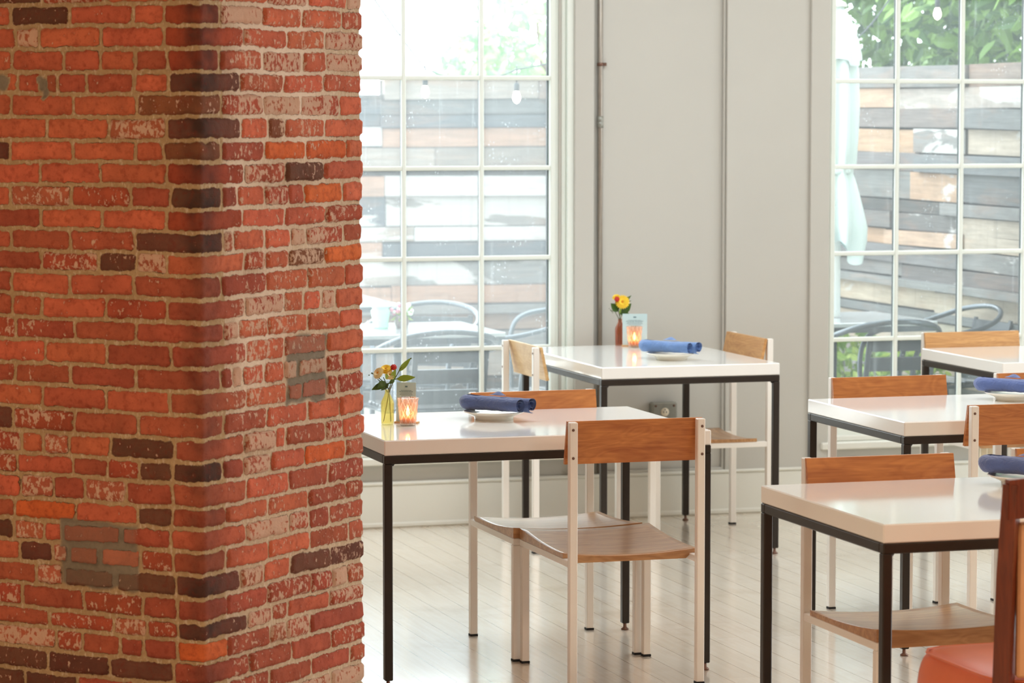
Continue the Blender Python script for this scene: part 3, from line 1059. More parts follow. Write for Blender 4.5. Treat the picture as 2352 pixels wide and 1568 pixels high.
def make_chair(label):
    t = empty('dining_chair', (0, 0, 0), 0, label, 'chair', 'oak and white metal chairs at the tables')
    p = .024
    yb, yf = -.235, .235
    for sx in (-1, 1):
        x = sx * CW / 2
        m = MB(); m.box(x - p / 2, x + p / 2, yb - p / 2, yb + p / 2, .006, .787, .002)
        post = m.build('back_post', M_wpost, t)
        m = MB(); m.box(x - p / 2 - .0005, x + p / 2 + .0005, yb - p / 2 - .0005, yb + p / 2 + .0005, 0, .0065)
        m.build('glide', M_rubber, post)
        for z in (.765, .683):
            m = MB()
            m.lathe([(0, 0), (.0042, 0), (.0042, .0012), (.003, .002), (0, .002)], 10,
                    Matrix.Translation((x + sx * .002, yb - p / 2, z)) @ Matrix.Rotation(PI / 2, 4, 'X'))
            m.build('bolt', M_bolt, post)
        m = MB(); m.box(x - p / 2, x + p / 2, yf - p / 2, yf + p / 2, .006, .360, .002)
        leg = m.build('front_leg', M_wpost, t)
        m = MB(); m.box(x - p / 2 - .0005, x + p / 2 + .0005, yf - p / 2 - .0005, yf + p / 2 + .0005, 0, .0065)
        m.build('glide', M_rubber, leg)
        m = MB(); m.box(x - p / 2, x + p / 2, yb + p / 2, yf + p / 2, .3605, .3815, .002)
        m.build('side_rail', M_wpost, t)
    # backrest: flat oak board, leaning so that its lower edge stands forward
    m = MB()
    w = CW / 2 + p / 2
    z0, z1 = .660, .788
    f0, f1 = .026, .002
    th = .013
    yb2 = yb + p / 2
    for (za, zb, ya, yb_) in ((z0, z1, f0, f1),):
        v = []
        for x in (-w, w):
            v += [(x, yb2 + ya, za), (x, yb2 + ya + th, za + .001), (x, yb2 + yb_ + th - .003, zb), (x, yb2 + yb_ - .001, zb)]
        m.add(v, [(0, 1, 2, 3), (7, 6, 5, 4), (1, 0, 4, 5), (2, 1, 5, 6), (3, 2, 6, 7), (0, 3, 7, 4)])
    m.build('backrest', M_oak_x, t)
    # seat: dished oak plank, thick at the front edge, thin wings lying on the side rails
    m = MB()
    nx, ny = 24, 14
    ww = CW / 2 + .012
    ys = np.linspace(yb + .055, yf + .012, ny + 1)
    top, bot = [], []
    for j, y in enumerate(ys):
        tt = j / ny
        for i in range(nx + 1):
            s = -1 + 2 * i / nx
            x = s * ww
            dish = -.013 * (1 - s * s) * (1.0 - .25 * tt)
            z = .4045 + .010 * tt + .010 * (1 - tt) * .3 - .022 * math.sin(PI * min(1, tt * 1.0)) * .35 + dish - .012 * (1 - tt)
            top.append((x, y, z))
            inner = abs(x) < CW / 2 - p / 2 - .003
            bot.append((x, y, .366 if inner else .382))
    nv = len(top)
    W_ = nx + 1
    fs, fb = [], []
    for j in range(ny):
        for i in range(nx):
            a = j * W_ + i
            fs.append((a, a + 1, a + W_ + 1, a + W_))
            fb.append((nv + a, nv + a + W_, nv + a + W_ + 1, nv + a + 1))
    m.add(top + bot, fs, True)
    base = 0
    m.f += [tuple(i for i in q) for q in fb]; m.sm += [False] * len(fb); m.mi += [0] * len(fb)
    side = []
    for i in range(nx):
        side.append((i, nv + i, nv + i + 1, i + 1))
        a = ny * W_ + i
        side.append((a, a + 1, nv + a + 1, nv + a))
    for j in range(ny):
        a = j * W_
        side.append((a, a + W_, nv + a + W_, nv + a))
        a = j * W_ + nx
        side.append((a, nv + a, nv + a + W_, a + W_))
    m.f += side; m.sm += [False] * len(side); m.mi += [0] * len(side)
    m.build('seat', M_seat, t)
    return t


chair0 = make_chair('')
used = [False]


def place_chair(x, y, rz, label, board=None):
    c = copy_tree(chair0) if used[0] else chair0
    used[0] = True
    c.location = (x, y, 0); c.rotation_euler = (0, 0, rz)
    c['label'] = label
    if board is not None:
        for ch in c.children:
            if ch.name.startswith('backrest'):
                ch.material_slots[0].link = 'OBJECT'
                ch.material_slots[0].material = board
    return c


# (centre of the chair; local +Y is the way the sitter faces)
place_chair(2.933, 8.592, 0.0, 'oak-backed chair seen from behind at the flower table by the pillar')
place_chair(2.916, 9.098, PI, 'oak-backed chair under the left window, far side of the flower table')
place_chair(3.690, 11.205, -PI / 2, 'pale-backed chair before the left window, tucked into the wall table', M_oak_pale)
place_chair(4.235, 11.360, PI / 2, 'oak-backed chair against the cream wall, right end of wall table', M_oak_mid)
place_chair(4.228, 9.255, PI, 'oak-backed chair across the middle table, nearest the cream wall')
place_chair(4.836, 9.245, PI, 'oak-backed chair partly hidden behind the middle table place setting')
place_chair(4.255, 8.690, 0.0, 'oak-backed chair seen from behind with bolts, right of the middle table')
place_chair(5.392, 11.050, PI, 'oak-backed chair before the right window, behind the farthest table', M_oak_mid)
place_chair(3.240, 7.095, PI, 'oak-backed chair across the front table, its seat seen below the table')
place_chair(3.862, 7.135, PI, 'oak-backed chair cut off by the picture edge behind the front table')

# ------------------------------------------------------------------ wooden chair with an orange leather seat
def leather_chair():
    t = empty('leather_seat_chair', (3.144, 6.105, 0), 0, 'dark reddish wooden chair with an orange leather seat', 'chair')
    w = .235
    for sx in (-1, 1):
        m = MB()
        m.tube([(sx * w, -.235, 0.0), (sx * w, -.215, .25), (sx * w, -.205, .45), (sx * w, -.215, .70), (sx * w, -.235, .897)],
               [.019, .023, .027, .025, .022], 4, smooth=False)
        m.build('back_post', M_walnut, t)
        m = MB()
        m.tube([(sx * (w - .005), .19, 0), (sx * (w - .003), .19, .40)], [.016, .022], 4, smooth=False)
        m.build('front_leg', M_walnut, t)
        m = MB(); m.box(sx * .222 - .011, sx * .222 + .011, -.19, .18, .345, .400, .004); m.build('side_rail', M_walnut, t)
    m = MB(); m.box(-w + .012, w - .012, .180, .202, .345, .400, .004); m.build('front_rail', M_walnut, t)
    m = MB(); m.box(-w + .012, w - .012, -.215, -.190, .345, .400, .004); m.build('rear_rail', M_walnut, t)
    # curved crest rail
    m = MB()
    n = 14
    v, f = [], []
    for i in range(n + 1):
        s = -1 + 2 * i / n
        x = s * (w + .012)
        y = -.236 - .028 * (1 - s * s)
        zt = .906 + .014 * (1 - s * s)
        for (dy, z) in ((-.011, zt - .085), (.011, zt - .085), (.011, zt), (-.011, zt)):
            v.append((x, y + dy, z))
    for i in range(n):
        for k in range(4):
            f.append((i * 4 + k, i * 4 + (k + 1) % 4, i * 4 + 4 + (k + 1) % 4, i * 4 + 4 + k))
    f += [(3, 2, 1, 0), (n * 4, n * 4 + 1, n * 4 + 2, n * 4 + 3)]
    m.add(v, f); m.build('crest_rail', M_walnut, t)
    m = MB()
    m.box(-w + .020, w - .020, -.232, -.214, .475, .812, .005)
    m.build('back_panel', M_tan, t)
    # cushion with rounded edges and a piped seam
    edge_s = lambda q: math.copysign(1 - (1 - abs(q)) ** 2.6, q)
    m = MB()
    n = 28
    v, f = [], []
    for j in range(n + 1):
        for i in range(n + 1):
            sx, sy = edge_s(-1 + 2 * i / n), edge_s(-1 + 2 * j / n)
            ex = 1 - abs(sx) ** 16; ey = 1 - abs(sy) ** 16
            k = max(0, ex * ey) ** .42
            x = sx * (.262 - .014 * (abs(sy) ** 8)); y = -.003 + sy * (.228 - .014 * (abs(sx) ** 8))
            v.append((x, y, .362 + .112 * k + .008 * (1 - sx * sx) * (1 - sy * sy)))
    for j in range(n):
        for i in range(n):
            a = j * (n + 1) + i
            f.append((a, a + 1, a + n + 2, a + n + 1))
    m.add(v, f, True)
    m.box(-.212, .212, -.19, .18, .400, .410)
    cush = m.build('seat', M_leather, t)
    m = MB()
    loop = []
    for k in range(48):
        a = 2 * PI * k / 48
        cx, cy = math.cos(a), math.sin(a)
        p = 7.0
        r = (abs(cx) ** p + abs(cy) ** p) ** (-1 / p)
        loop.append((cx * r * .252, -.003 + cy * r * .218, .4660))
    m.tube(loop, .0035, 6, closed=True)
    m.build('piping', M_leather, cush)
    return t


leather_chair()

# ------------------------------------------------------------------ things on the tables
def plate(x, y, label):
    m = MB()
    prof = [(0, .004), (.052, .004), (.056, 0), (.060, 0), (.062, .010), (.070, .014), (.094, .0235), (.097, .026), (.094, .0275), (.070, .0185), (.056, .0165), (0, .016)]
    m.lathe(prof, 48)
    o = m.build('plate', M_plate, None, (x, y, TT))
    return tag(o, label, 'plate', 'ivory side plates')


def napkin(x, y, rz, label, length=.20, lean=0.0, r0=.0275, mat=None):
    # a napkin rolled tight and doubled back: two rolls side by side with the spiral ends together
    m = MB()
    off = r0 * .98

    def ring(t):     # spiral cross-section (outer wrap, then inwards), local (a, b)
        pts = []
        turns = 2.35
        n = 46
        for k in range(n + 1):
            s = k / n
            ang = 2 * PI * turns * s + t
            rad = r0 * (1 - .74 * s) * (1 + .05 * math.sin(3 * ang))
            pts.append((math.cos(ang) * rad * 1.04, math.sin(ang) * rad * .90))
        return pts
    path = []
    n1, n2 = 12, 10
    L_ = length
    for i in range(n1 + 1):
        s = i / n1
        path.append(Vector((L_ * (.5 - s * .86), -off * (1 + .12 * math.sin(s * 7)), r0 * .93)))
    for k in range(1, n2):
        a = PI * k / n2
        path.append(Vector((L_ * (.5 - .86) - math.sin(a) * L_ * .14, -off * math.cos(a), r0 * (.93 - .06 * math.sin(a)))))
    for i in range(n1 + 1):
        s = i / n1
        path.append(Vector((L_ * (-.36 + s * .90), off * (1 + .1 * math.sin(s * 5)), r0 * .95)))
    v, f = [], []
    K = 47
    for i, p in enumerate(path):
        a = path[max(i - 1, 0)]; b = path[min(i + 1, len(path) - 1)]
        T = (b - a).normalized()
        B = Vector((0, 0, 1)); S = T.cross(B).normalized()
        w = 1.0
        wob = 1 + .06 * math.sin(i * 1.3 + rz + x * 9) + .05 * math.sin(i * 2.9 + y * 5) - .24 * max(0, 1 - abs(i - 17) / 6)
        for (c, d) in ring(i * .16 + rz):
            v.append(p + S * c * w * wob + B * d * (1 + .03 * math.sin(i * 2.1)))
    for i in range(len(path) - 1):
        for k in range(K - 1):
            q = i * K + k
            f.append((q, q + 1, q + K + 1, q + K))
    m.add(v, f, True)
    # loose hem flap along the top
    vv = []
    for i in range(9):
        s = i / 8
        x_ = L_ * (-.12 + .22 * s)
        vv += [(x_, -.004, r0 * 1.86), (x_ + .004, .010, r0 * 1.86 + .011 * math.sin(PI * s)), (x_, .020, r0 * 1.80)]
    ff = []
    for i in range(8):
        for k in range(2):
            q = i * 3 + k
            ff.append((q, q + 1, q + 4, q + 3))
    m.add(vv, ff, True)
    o = m.build('napkin', mat or M_napkin, None, (x, y, TT + .0250), rz)
    return tag(o, label, 'napkin', 'rolled blue napkins')


plate(2.700, 9.035, 'ivory plate under a blue napkin on the pillar-side table')
napkin(2.705, 9.025, math.radians(-54), 'rolled dark blue napkin on the plate beside the candle and vase', .225, mat=M_napkin_dark)
plate(3.995, 10.985, 'ivory plate under a light blue napkin on the wall table')
napkin(3.985, 10.985, math.radians(-54), 'rolled light blue napkin in front of the wall table card', .225, mat=M_napkin_light)
plate(4.525, 9.13, 'ivory plate under a napkin on the middle right table')
napkin(4.515, 9.120, math.radians(-54), 'rolled blue napkin on the middle right table plate', .23)
plate(3.535, 7.06, 'ivory plate on the front table by the reddish chair')
napkin(3.535, 7.045, math.radians(-54), 'rolled blue napkin on the front table by the reddish chair', .23)


def leaf(m, base, tip, width, droop=.0, n=5):
    b, t = Vector(base), Vector(tip)
    d = t - b
    side = d.cross(Vector((0.3, -1, .25))).normalized()
    up = side.cross(d).normalized()
    v, f = [], []
    for i in range(n + 1):
        s = i / n
        c = b + d * s + up * droop * math.sin(PI * s)
        w = width * math.sin(PI * (s ** .8)) * .5 + .0004
        v += [c - side * w, c - up * w * .22, c + side * w]
    for i in range(n):
        for k in range(2):
            q = i * 3 + k
            f.append((q, q + 1, q + 4, q + 3))
    m.add(v, f, True)


def daisy(center, normal, r, mat, parent, n=22):
    nrm = Vector(normal).normalized()
    a = nrm.cross(Vector((0, 0, 1))).normalized()
    b = nrm.cross(a)
    m = MB()
    for ring, (rr, k, tilt) in enumerate(((r, n, .10), (r * .78, n - 4, .32), (r * .55, n - 8, .6))):
        for i in range(k):
            ang = 2 * PI * (i + .4 * ring) / k
            d = a * math.cos(ang) + b * math.sin(ang)
            s = nrm.cross(d)
            c0 = Vector(center) + nrm * .002 * ring
            w = rr * .17
            tip = d * rr + nrm * rr * tilt
            v = [c0 - s * w * .4, c0 + s * w * .4, c0 + tip * .7 + s * w, c0 + tip, c0 + tip * .7 - s * w]
            m.add(v, [(0, 1, 2, 3, 4)], False)
    o = m.build('flower_head', mat, parent)
    m = MB(); m.ball(Vector(center) + nrm * .004, r * .22, 10)
    m.build('flower_centre', M_core, o)
    return o


def bud_vase(x, y, rz, label, glass, lean):
    t = empty('bud_vase', (x, y, TT), rz, label, 'vase')
    m = MB()
    out = [(.0005, .0), (.018, 0), (.0195, .002), (.0203, .066), (.0190, .073), (.0100, .092), (.0080, .097), (.0075, .106), (.0085, .108)]
    inn = [(.0068, .107), (.0066, .097), (.0086, .091), (.0174, .073), (.0188, .066), (.0186, .005), (.0005, .004)]
    m.lathe(out + inn, 28)
    m.build('bottle', glass, t)
    m = MB()
    for q in lean['stems']:
        m.tube(q, .0013, 6)
    m.build('stem', M_stem, t)
    m = MB()
    for (a, b, w) in lean['leaves']:
        leaf(m, a, b, w, .006)
    m.build('foliage', M_leaf, t)
    m = MB()
    for (a, b, w) in lean['bright']:
        leaf(m, a, b, w, .004)
    if m.v:
        m.build('foliage', M_leaf2, t)
    for (c, nrm, r, mat) in lean['flowers']:
        daisy(c, nrm, r, mat, t)
    c, r = lean['berry']
    m = MB(); m.ball(c, r, 14)
    for k in range(40):
        a = k * 2.4; zz = -1 + 2 * (k + .5) / 40
        rr = math.sqrt(1 - zz * zz)
        m.ball((c[0] + r * rr * math.cos(a), c[1] + r * rr * math.sin(a), c[2] + r * zz), r * .22, 6)
    m.build('red_bud', M_red, t)
    m = MB()
    for (c, r) in lean['seeds']:
        m.ball(c, r, 6)
    m.build('seed_head', M_stem, t)
    return t


# local frame of the vases: +X to the right, -Y towards the room
bud_vase(2.343, 8.976, math.radians(-17), 'amber glass bud vase of yellow flowers beside the pillar', M_vase, dict(
    stems=[[(-.012, 0, .010), (.002, 0, .085), (.004, 0, .108), (-.012, -.002, .146)],
           [(.010, .002, .010), (.006, 0, .09), (.008, 0, .108), (.026, .002, .150)],
           [(.004, 0, .10), (.022, 0, .140), (.040, 0, .172), (.060, .004, .196)],
           [(.002, 0, .10), (.014, 0, .135), (.040, 0, .146)],
           [(.0, 0, .10), (-.016, 0, .128), (-.030, 0, .140)],
           [(-.01, 0, .13), (-.034, .0, .150), (-.047, 0, .158)]],
    leaves=[((-.004, -.004, .128), (-.048, -.010, .108), .020), ((-.008, -.006, .134), (-.030, -.016, .112), .022), ((.004, .004, .128), (-.020, .012, .104), .014),
            ((.022, -.004, .140), (.004, -.010, .126), .012)],
    bright=[((.034, 0, .163), (.072, .006, .205), .015), ((.028, 0, .140), (.086, -.004, .146), .020), ((.010, -.008, .136), (.026, -.012, .172), .016), ((.0, -.01, .140), (-.004, -.018, .158), .012)],
    flowers=[((-.026, -.008, .158), (-.55, -.65, .45), .021, M_cream), ((-.004, .004, .168), (-.1, -.6, .8), .022, M_yellow), ((.008, -.006, .152), (.1, -.8, .5), .017, M_cream)],
    berry=((.019, .002, .176), .0085),
    seeds=[((-.047, 0, .158), .003), ((-.056, 0, .152), .002), ((-.038, .004, .146), .002), ((.072, .004, .203), .0026), ((-.030, -.006, .152), .004)]))
bud_vase(4.032, 11.700, math.radians(-20), 'bud vase with one large yellow flower behind a blue card', M_vase2, dict(
    stems=[[(-.006, 0, .010), (-.002, 0, .10), (0, 0, .130), (.010, -.01, .172)],
           [(.004, 0, .010), (.002, 0, .10), (-.006, 0, .14), (-.008, -.012, .182)],
           [(.0, 0, .10), (.016, 0, .160), (.040, 0, .196)], [(0, 0, .10), (-.02, -.002, .138), (-.036, -.002, .142)]],
    leaves=[((.004, -.004, .135), (.046, -.012, .172), .036), ((-.006, 0, .138), (-.038, -.006, .172), .034), ((-.002, -.002, .132), (.042, -.006, .126), .020),
            ((.014, .002, .178), (.046, .004, .204), .010), ((.012, 0, .170), (.046, 0, .183), .006), ((-.008, .004, .14), (-.018, .004, .186), .020)],
    bright=[((-.002, -.01, .13), (.004, -.016, .160), .008)],
    flowers=[((.010, -.014, .178), (.05, -.95, .25), .031, M_yellow), ((-.016, .0, .196), (-.3, -.5, .8), .018, M_yellow)],
    berry=((-.012, -.026, .190), .0095),
    seeds=[((-.038, -.002, .144), .0026), ((-.044, 0, .150), .0018), ((-.030, 0, .134), .0022), ((-.034, 0, .139), .0018)]))


def votive(x, y, rz, label, glass):
    t = empty('candle_holder', (x, y, TT), rz, label, 'candle', 'lit candles in faceted glasses')
    m = MB()
    n, rows = 14, 7
    v, f = [], []
    for j in range(rows + 1):
        s = j / rows
        for k in range(n):
            a = 2 * PI * (k + .5 * (j % 2)) / n
            r = .0245 + .0085 * s + (.0012 if j % 2 else -.0006)
            v.append((r * math.cos(a), r * math.sin(a), .007 + .078 * s))
    for j in range(rows):
        for k in range(n):
            a, b = j * n + k, j * n + (k + 1) % n
            c, d = (j + 1) * n + k, (j + 1) * n + (k + 1) % n
            if j % 2:
                f += [(a, b, d), (a, d, c)]
            else:
                f += [(a, b, c), (b, d, c)]
    m.add(v, f, False)
    ri = [(.0325, .085), (.0300, .086), (.0225, .010), (.0005, .009)]
    m.lathe(ri, n)
    cup = m.build('cup', glass, t)
    m = MB(); m.lathe([(.0005, 0), (.0235, 0), (.0245, .003), (.0245, .007), (.0005, .0075)], n)
    m.build('cup_base', M_clear, cup)
    m = MB(); m.lathe([(.0005, .0105), (.019, .0105), (.0195, .026), (.0005, .027)], 20)
    wax = m.build('candle', M_wax, t)
    m = MB()
    m.lathe([(.0003, .029), (.0042, .033), (.0060, .040), (.0045, .049), (.0018, .058), (.0002, .064)], 10)
    m.build('flame', M_flame, wax)
    d = bpy.data.lights.new('candle_glow', 'POINT'); d.energy = 0.5; d.color = (1, .55, .2); d.shadow_soft_size = .006
    o = bpy.data.objects.new('candle_glow', d); o.location = (0, 0, .046); o.parent = wax
    scene.collection.objects.link(o)
    return t


votive(2.396, 8.933, .2, 'lit candle in pink faceted glass beside the amber vase', M_votive)
votive(4.052, 11.580, .5, 'lit candle in pink faceted glass before the blue card by the wall', M_votive)


def menu_card(x, y, rz, w, h, label, lean=.06):
    t = empty('menu_card', (x, y, TT), rz, label, 'card', 'small pale blue table cards')
    M_ = Matrix.Rotation(-lean, 4, 'X')
    m = MB(); m.box(-w / 2, w / 2, 0, .0012, .004, h, 0, M_); m.build('card', M_card, t)
    m = MB()
    for k, (zz, ww, th) in enumerate(((.895, .12, .0045), (.80, .55, .0012), (.77, .72, .0016), (.735, .60, .0012), (.70, .66, .0012), (.66, .5, .0012), (.62, .58, .0012), (.58, .40, .0012))):
        segs = 1 if k == 0 else 6
        r_ = random.Random(k)
        x0 = -w * ww / 2
        for i in range(segs):
            a = x0 + w * ww * i / segs
            b = a + w * ww / segs * (.86 if k else 1)
            m.box(a, b, -.0004, 0, h * zz - th / 2, h * zz + th / 2, 0, M_)
    m.build('printing', M_ink, t)
    m = MB(); m.box(-w / 2 - .004, w / 2 + .010, -.010, .012, 0, .005, .001); m.build('stand', M_cork, t)
    return t


menu_card(2.410, 9.010, math.radians(-30), .062, .125, 'pale blue card standing behind the vase and pink candle')
menu_card(4.075, 11.640, math.radians(-18), .100, .132, 'pale blue card standing at the wall behind a candle')

# ------------------------------------------------------------------ on the wall
t = empty('conduit', (4.003, 11.872, 0), 0, 'grey metal conduit running down the wall beside the left window', 'pipe')
m = MB(); m.tube([(0, 0, .19), (0, 0, 3.2)], .0105, 12); m.build('pipe', M_conduit, t)
for z0, z1, r in ((1.865, 1.878, .0135), ):
    m = MB(); m.lathe([(.0106, z0), (r, z0), (r, z1), (.0106, z1)], 14)
    m.box(.008, .026, -.004, .010, z0, z1)
    m.build('strap', M_bolt, t)
m = MB(); m.lathe([(.0106, 1.612), (.0135, 1.612), (.0135, 1.634), (.0118, 1.636), (.0135, 1.638), (.0135, 1.660), (.0106, 1.660)], 14)
m.build('coupling', M_box, t)

t = empty('socket_box', (4.278, PY, .437), 0, 'grey metal outlet box on the wall under the wall table', 'outlet')
m = MB(); m.box(-.055, .055, -.045, -.001, -.052, .040, .006); m.build('box', M_box, t)
m = MB(); m.lathe([(.0005, 0), (.018, 0), (.018, .002), (.0005, .002)], 18, Matrix.Translation((0, -.045, 0)) @ Matrix.Rotation(PI / 2, 4, 'X'))
soc = m.build('socket', M_ivory, t)
m = MB()
m.box(-.0075, -.005, -.0480, -.0468, -.004, .004); m.box(.005, .0075, -.0480, -.0468, -.004, .004); m.box(-.002, .002, -.0480, -.0468, .008, .012)
m.build('slot', M_hole, soc)
m = MB()
for sx in (-.040, .040):
    m.lathe([(.0005, 0), (.005, 0), (.005, .002), (.0005, .002)], 8, Matrix.Translation((sx, -.045, .026)) @ Matrix.Rotation(PI / 2, 4, 'X'))
m.build('screw', M_bolt, t)
t = empty('wall_outlet', (5.767, PY, .222), 0, 'ivory double outlet low under the right window', 'outlet')
m = MB(); m.box(-.040, .040, -.006, -.0005, -.034, .034, .003); m.build('plate', M_ivory, t)
m = MB()
m.box(-.028, -.004, -.0075, -.0058, -.022, .022, .001); m.box(.004, .028, -.0075, -.0058, -.022, .022, .001)
m.build('socket', simple('beige_plastic', lin(206, 188, 158), .4), t)

# ------------------------------------------------------------------ patio outside the windows
m = MB(); m.box(-6, 26, 12.0, 40, -0.16, -0.02); structure(m.build('patio_ground', M_ground))


def plank_fence(name, p0, p1, rows, zbot, label, seed):
    """stacked, lapped planks on a line from p0 to p1; rows from the top: (z_top, z_bottom, [(start, end, colour, peeling, thickness)])"""
    r = random.Random(seed)
    p0, p1 = Vector((p0[0], p0[1], 0)), Vector((p1[0], p1[1], 0))
    d = (p1 - p0); Ln = d.length; d.normalize()
    nrm = Vector((d.y, -d.x, 0))
    m = MB()
    cols, peel = [], []
    quad = [(0, 1, 3, 2), (4, 6, 7, 5), (2, 3, 7, 6), (0, 4, 5, 1), (1, 5, 7, 3), (0, 2, 6, 4)]
    for zt, zb, segs in rows:
        for a, b, c, pe, th in segs:
            a, b = max(a, 0), min(b, Ln)
            if b - a < .03: continue
            off = nrm * (th + r.uniform(0, .006))
            zz0, zz1 = zb + r.uniform(.001, .006), zt - r.uniform(0, .004)
            tilt = r.uniform(-.006, .006)
            q0, q1 = p0 + d * (a + .002), p0 + d * (b - .002)
            bk = nrm * -.045
            v = []
            for q, dz in ((q0, -tilt), (q1, tilt)):
                for o_ in (bk, off):
                    v.append(q + o_ + Vector((0, 0, zz0 + dz))); v.append(q + o_ + Vector((0, 0, zz1 + dz)))
            m.add(v, quad)
            cols += [tuple(c) + (1,)] * 8; peel += [pe] * 8
            # backing board behind each plank so no light shows through the joints
            v = []
            for q in (p0 + d * (a - .004), p0 + d * (b + .004)):
                for o_ in (nrm * -.08, nrm * -.047):
                    v.append(q + o_ + Vector((0, 0, zz0 - .02))); v.append(q + o_ + Vector((0, 0, zz1 - .012)))
            m.add(v, quad)
            cols += [(.05, .045, .042, 1)] * 8; peel += [0] * 8
    o = m.build(name, M_plank)
    me = o.data
    at = me.attributes.new('plank_colour', 'FLOAT_COLOR', 'POINT')
    at.data.foreach_set('color', np.array(cols, np.float32).ravel())
    at = me.attributes.new('peel', 'FLOAT', 'POINT')
    at.data.foreach_set('value', np.array(peel, np.float32))
    tag(o, label, 'fence')
    return o


SLATE, GREY, DARK = (.050, .056, .066), (.14, .135, .13), (.040, .036, .034)
RUST, BEIGE, WHITE, TAN = (.26, .150, .100), (.21, .18, .155), (.35, .34, .335), (.32, .265, .21)
T, E = -1.0, 99.0
plank_fence('plank_fence', (3.0, 17.0), (6.40, 17.0), [
    (1.866, 1.738, [(1.42, 2.35, BEIGE, .25, .010), (2.35, E, (.17, .13, .11), .2, .016)]),
    (1.775, 1.738, [(T, 1.42, DARK, 0, .0)]),
    (1.738, 1.655, [(T, 1.40, SLATE, .35, .012), (1.40, 2.52, (.085, .085, .085), .2, .0), (2.52, E, RUST, .1, .0)]),
    (1.655, 1.581, [(T, 1.40, SLATE, .5, .0), (1.40, E, SLATE, .25, .026)]),
    (1.581, 1.465, [(T, 1.41, WHITE, .9, .0), (1.41, E, RUST, .55, .012)]),
    (1.465, 1.338, [(T, 1.72, BEIGE, .4, .010), (1.72, E, (.15, .125, .105), .3, .006)]),
    (1.338, 1.300, [(T, E, DARK, .3, -.012)]),
    (1.300, 1.181, [(T, 1.42, RUST, .6, .016), (1.42, E, WHITE, .8, .026)]),
    (1.181, 1.004, [(T, 1.43, SLATE, .55, .0), (1.43, E, (.14, .125, .115), .95, .0)]),
    (1.004, .915, [(T, 1.60, BEIGE, .8, .0), (1.60, E, WHITE, .9, .0)]),
    (.915, .806, [(T, 1.41, RUST, .75, .0), (1.41, E, SLATE, .1, .020)]),
    (.806, .662, [(T, 1.55, BEIGE, .9, .0), (1.55, E, GREY, .9, .006)]),
    (.662, .553, [(T, 1.46, RUST, .35, .010), (1.46, E, RUST, .15, .016)]),
    (.553, .497, [(T, E, GREY, .2, .030)]),
    (.497, .400, [(T, E, (.17, .11, .08), .3, .0)]),
    (.400, .28, [(T, 1.9, BEIGE, .4, .010), (1.9, E, GREY, .4, .0)]),
    (.28, .13, [(T, 1.6, GREY, .3, .0), (1.6, E, BEIGE, .3, .012)]),
    (.13, -.02, [(T, E, DARK, .2, .010)]),
], -.02, 'stacked reclaimed plank fence across the patio beyond the left window', 5)
# distances along the side fence run from its far corner towards the building
plank_fence('plank_fence', (6.36, 16.9), (6.36, 12.06), [
    (1.905, 1.793, [(T, 3.55, GREY, .15, .016), (3.55, E, (.15, .11, .09), .3, .0)]),
    (1.793, 1.689, [(T, 2.7, (.32, .21, .14), .5, .0), (2.7, E, (.25, .215, .19), .7, .0)]),
    (1.689, 1.589, [(T, 3.5, (.12, .098, .09), .25, .0), (3.5, E, (.10, .10, .10), .1, .040)]),
    (1.589, 1.466, [(T, 2.95, (.28, .18, .11), .6, .0), (2.95, 3.55, GREY, .85, .008), (3.55, E, TAN, .6, .0)]),
    (1.466, 1.374, [(T, 3.0, (.11, .10, .10), .6, .0), (3.0, E, (.105, .11, .115), .15, .034)]),
    (1.374, 1.233, [(T, 2.9, (.11, .11, .105), .4, .0), (2.9, 3.5, (.30, .19, .12), .5, .0), (3.5, E, (.07, .07, .072), .15, .010)]),
    (1.233, 1.168, [(T, 3.3, DARK, .35, .0), (3.3, E, GREY, .2, .030)]),
    (1.168, 1.082, [(T, 2.7, (.10, .09, .085), .2, .022), (2.7, 3.5, (.08, .072, .07), .6, .0), (3.5, E, TAN, .5, .0)]),
    (1.082, 1.003, [(T, 2.6, (.29, .18, .11), .6, .0), (2.6, 3.52, (.34, .23, .16), .6, .010), (3.52, E, TAN, .3, .0)]),
    (1.003, .912, [(T, 3.5, (.115, .11, .112), .4, .014), (3.5, E, GREY, .7, .0)]),
    (.912, .838, [(T, 2.8, GREY, .3, .0), (2.8, E, (.10, .088, .085), .5, .0)]),
    (.838, .795, [(T, E, (.15, .15, .145), .2, .040)]),
    (.795, .691, [(T, 3.2, (.33, .275, .21), .45, .0), (3.2, E, (.32, .27, .21), .5, .0)]),
    (.691, .643, [(T, E, (.11, .115, .115), .2, .020)]),
    (.643, .50, [(T, 3.1, TAN, .5, .0), (3.1, E, (.32, .28, .22), .6, .0)]),
    (.50, .34, [(T, 2.8, GREY, .3, .010), (2.8, E, TAN, .4, .0)]),
    (.34, .16, [(T, E, GREY, .3, .0)]),
    (.16, -.02, [(T, E, DARK, .2, .012)]),
], -.02, 'stacked reclaimed plank fence running beside the patio outside the right window', 12)

# patio tables


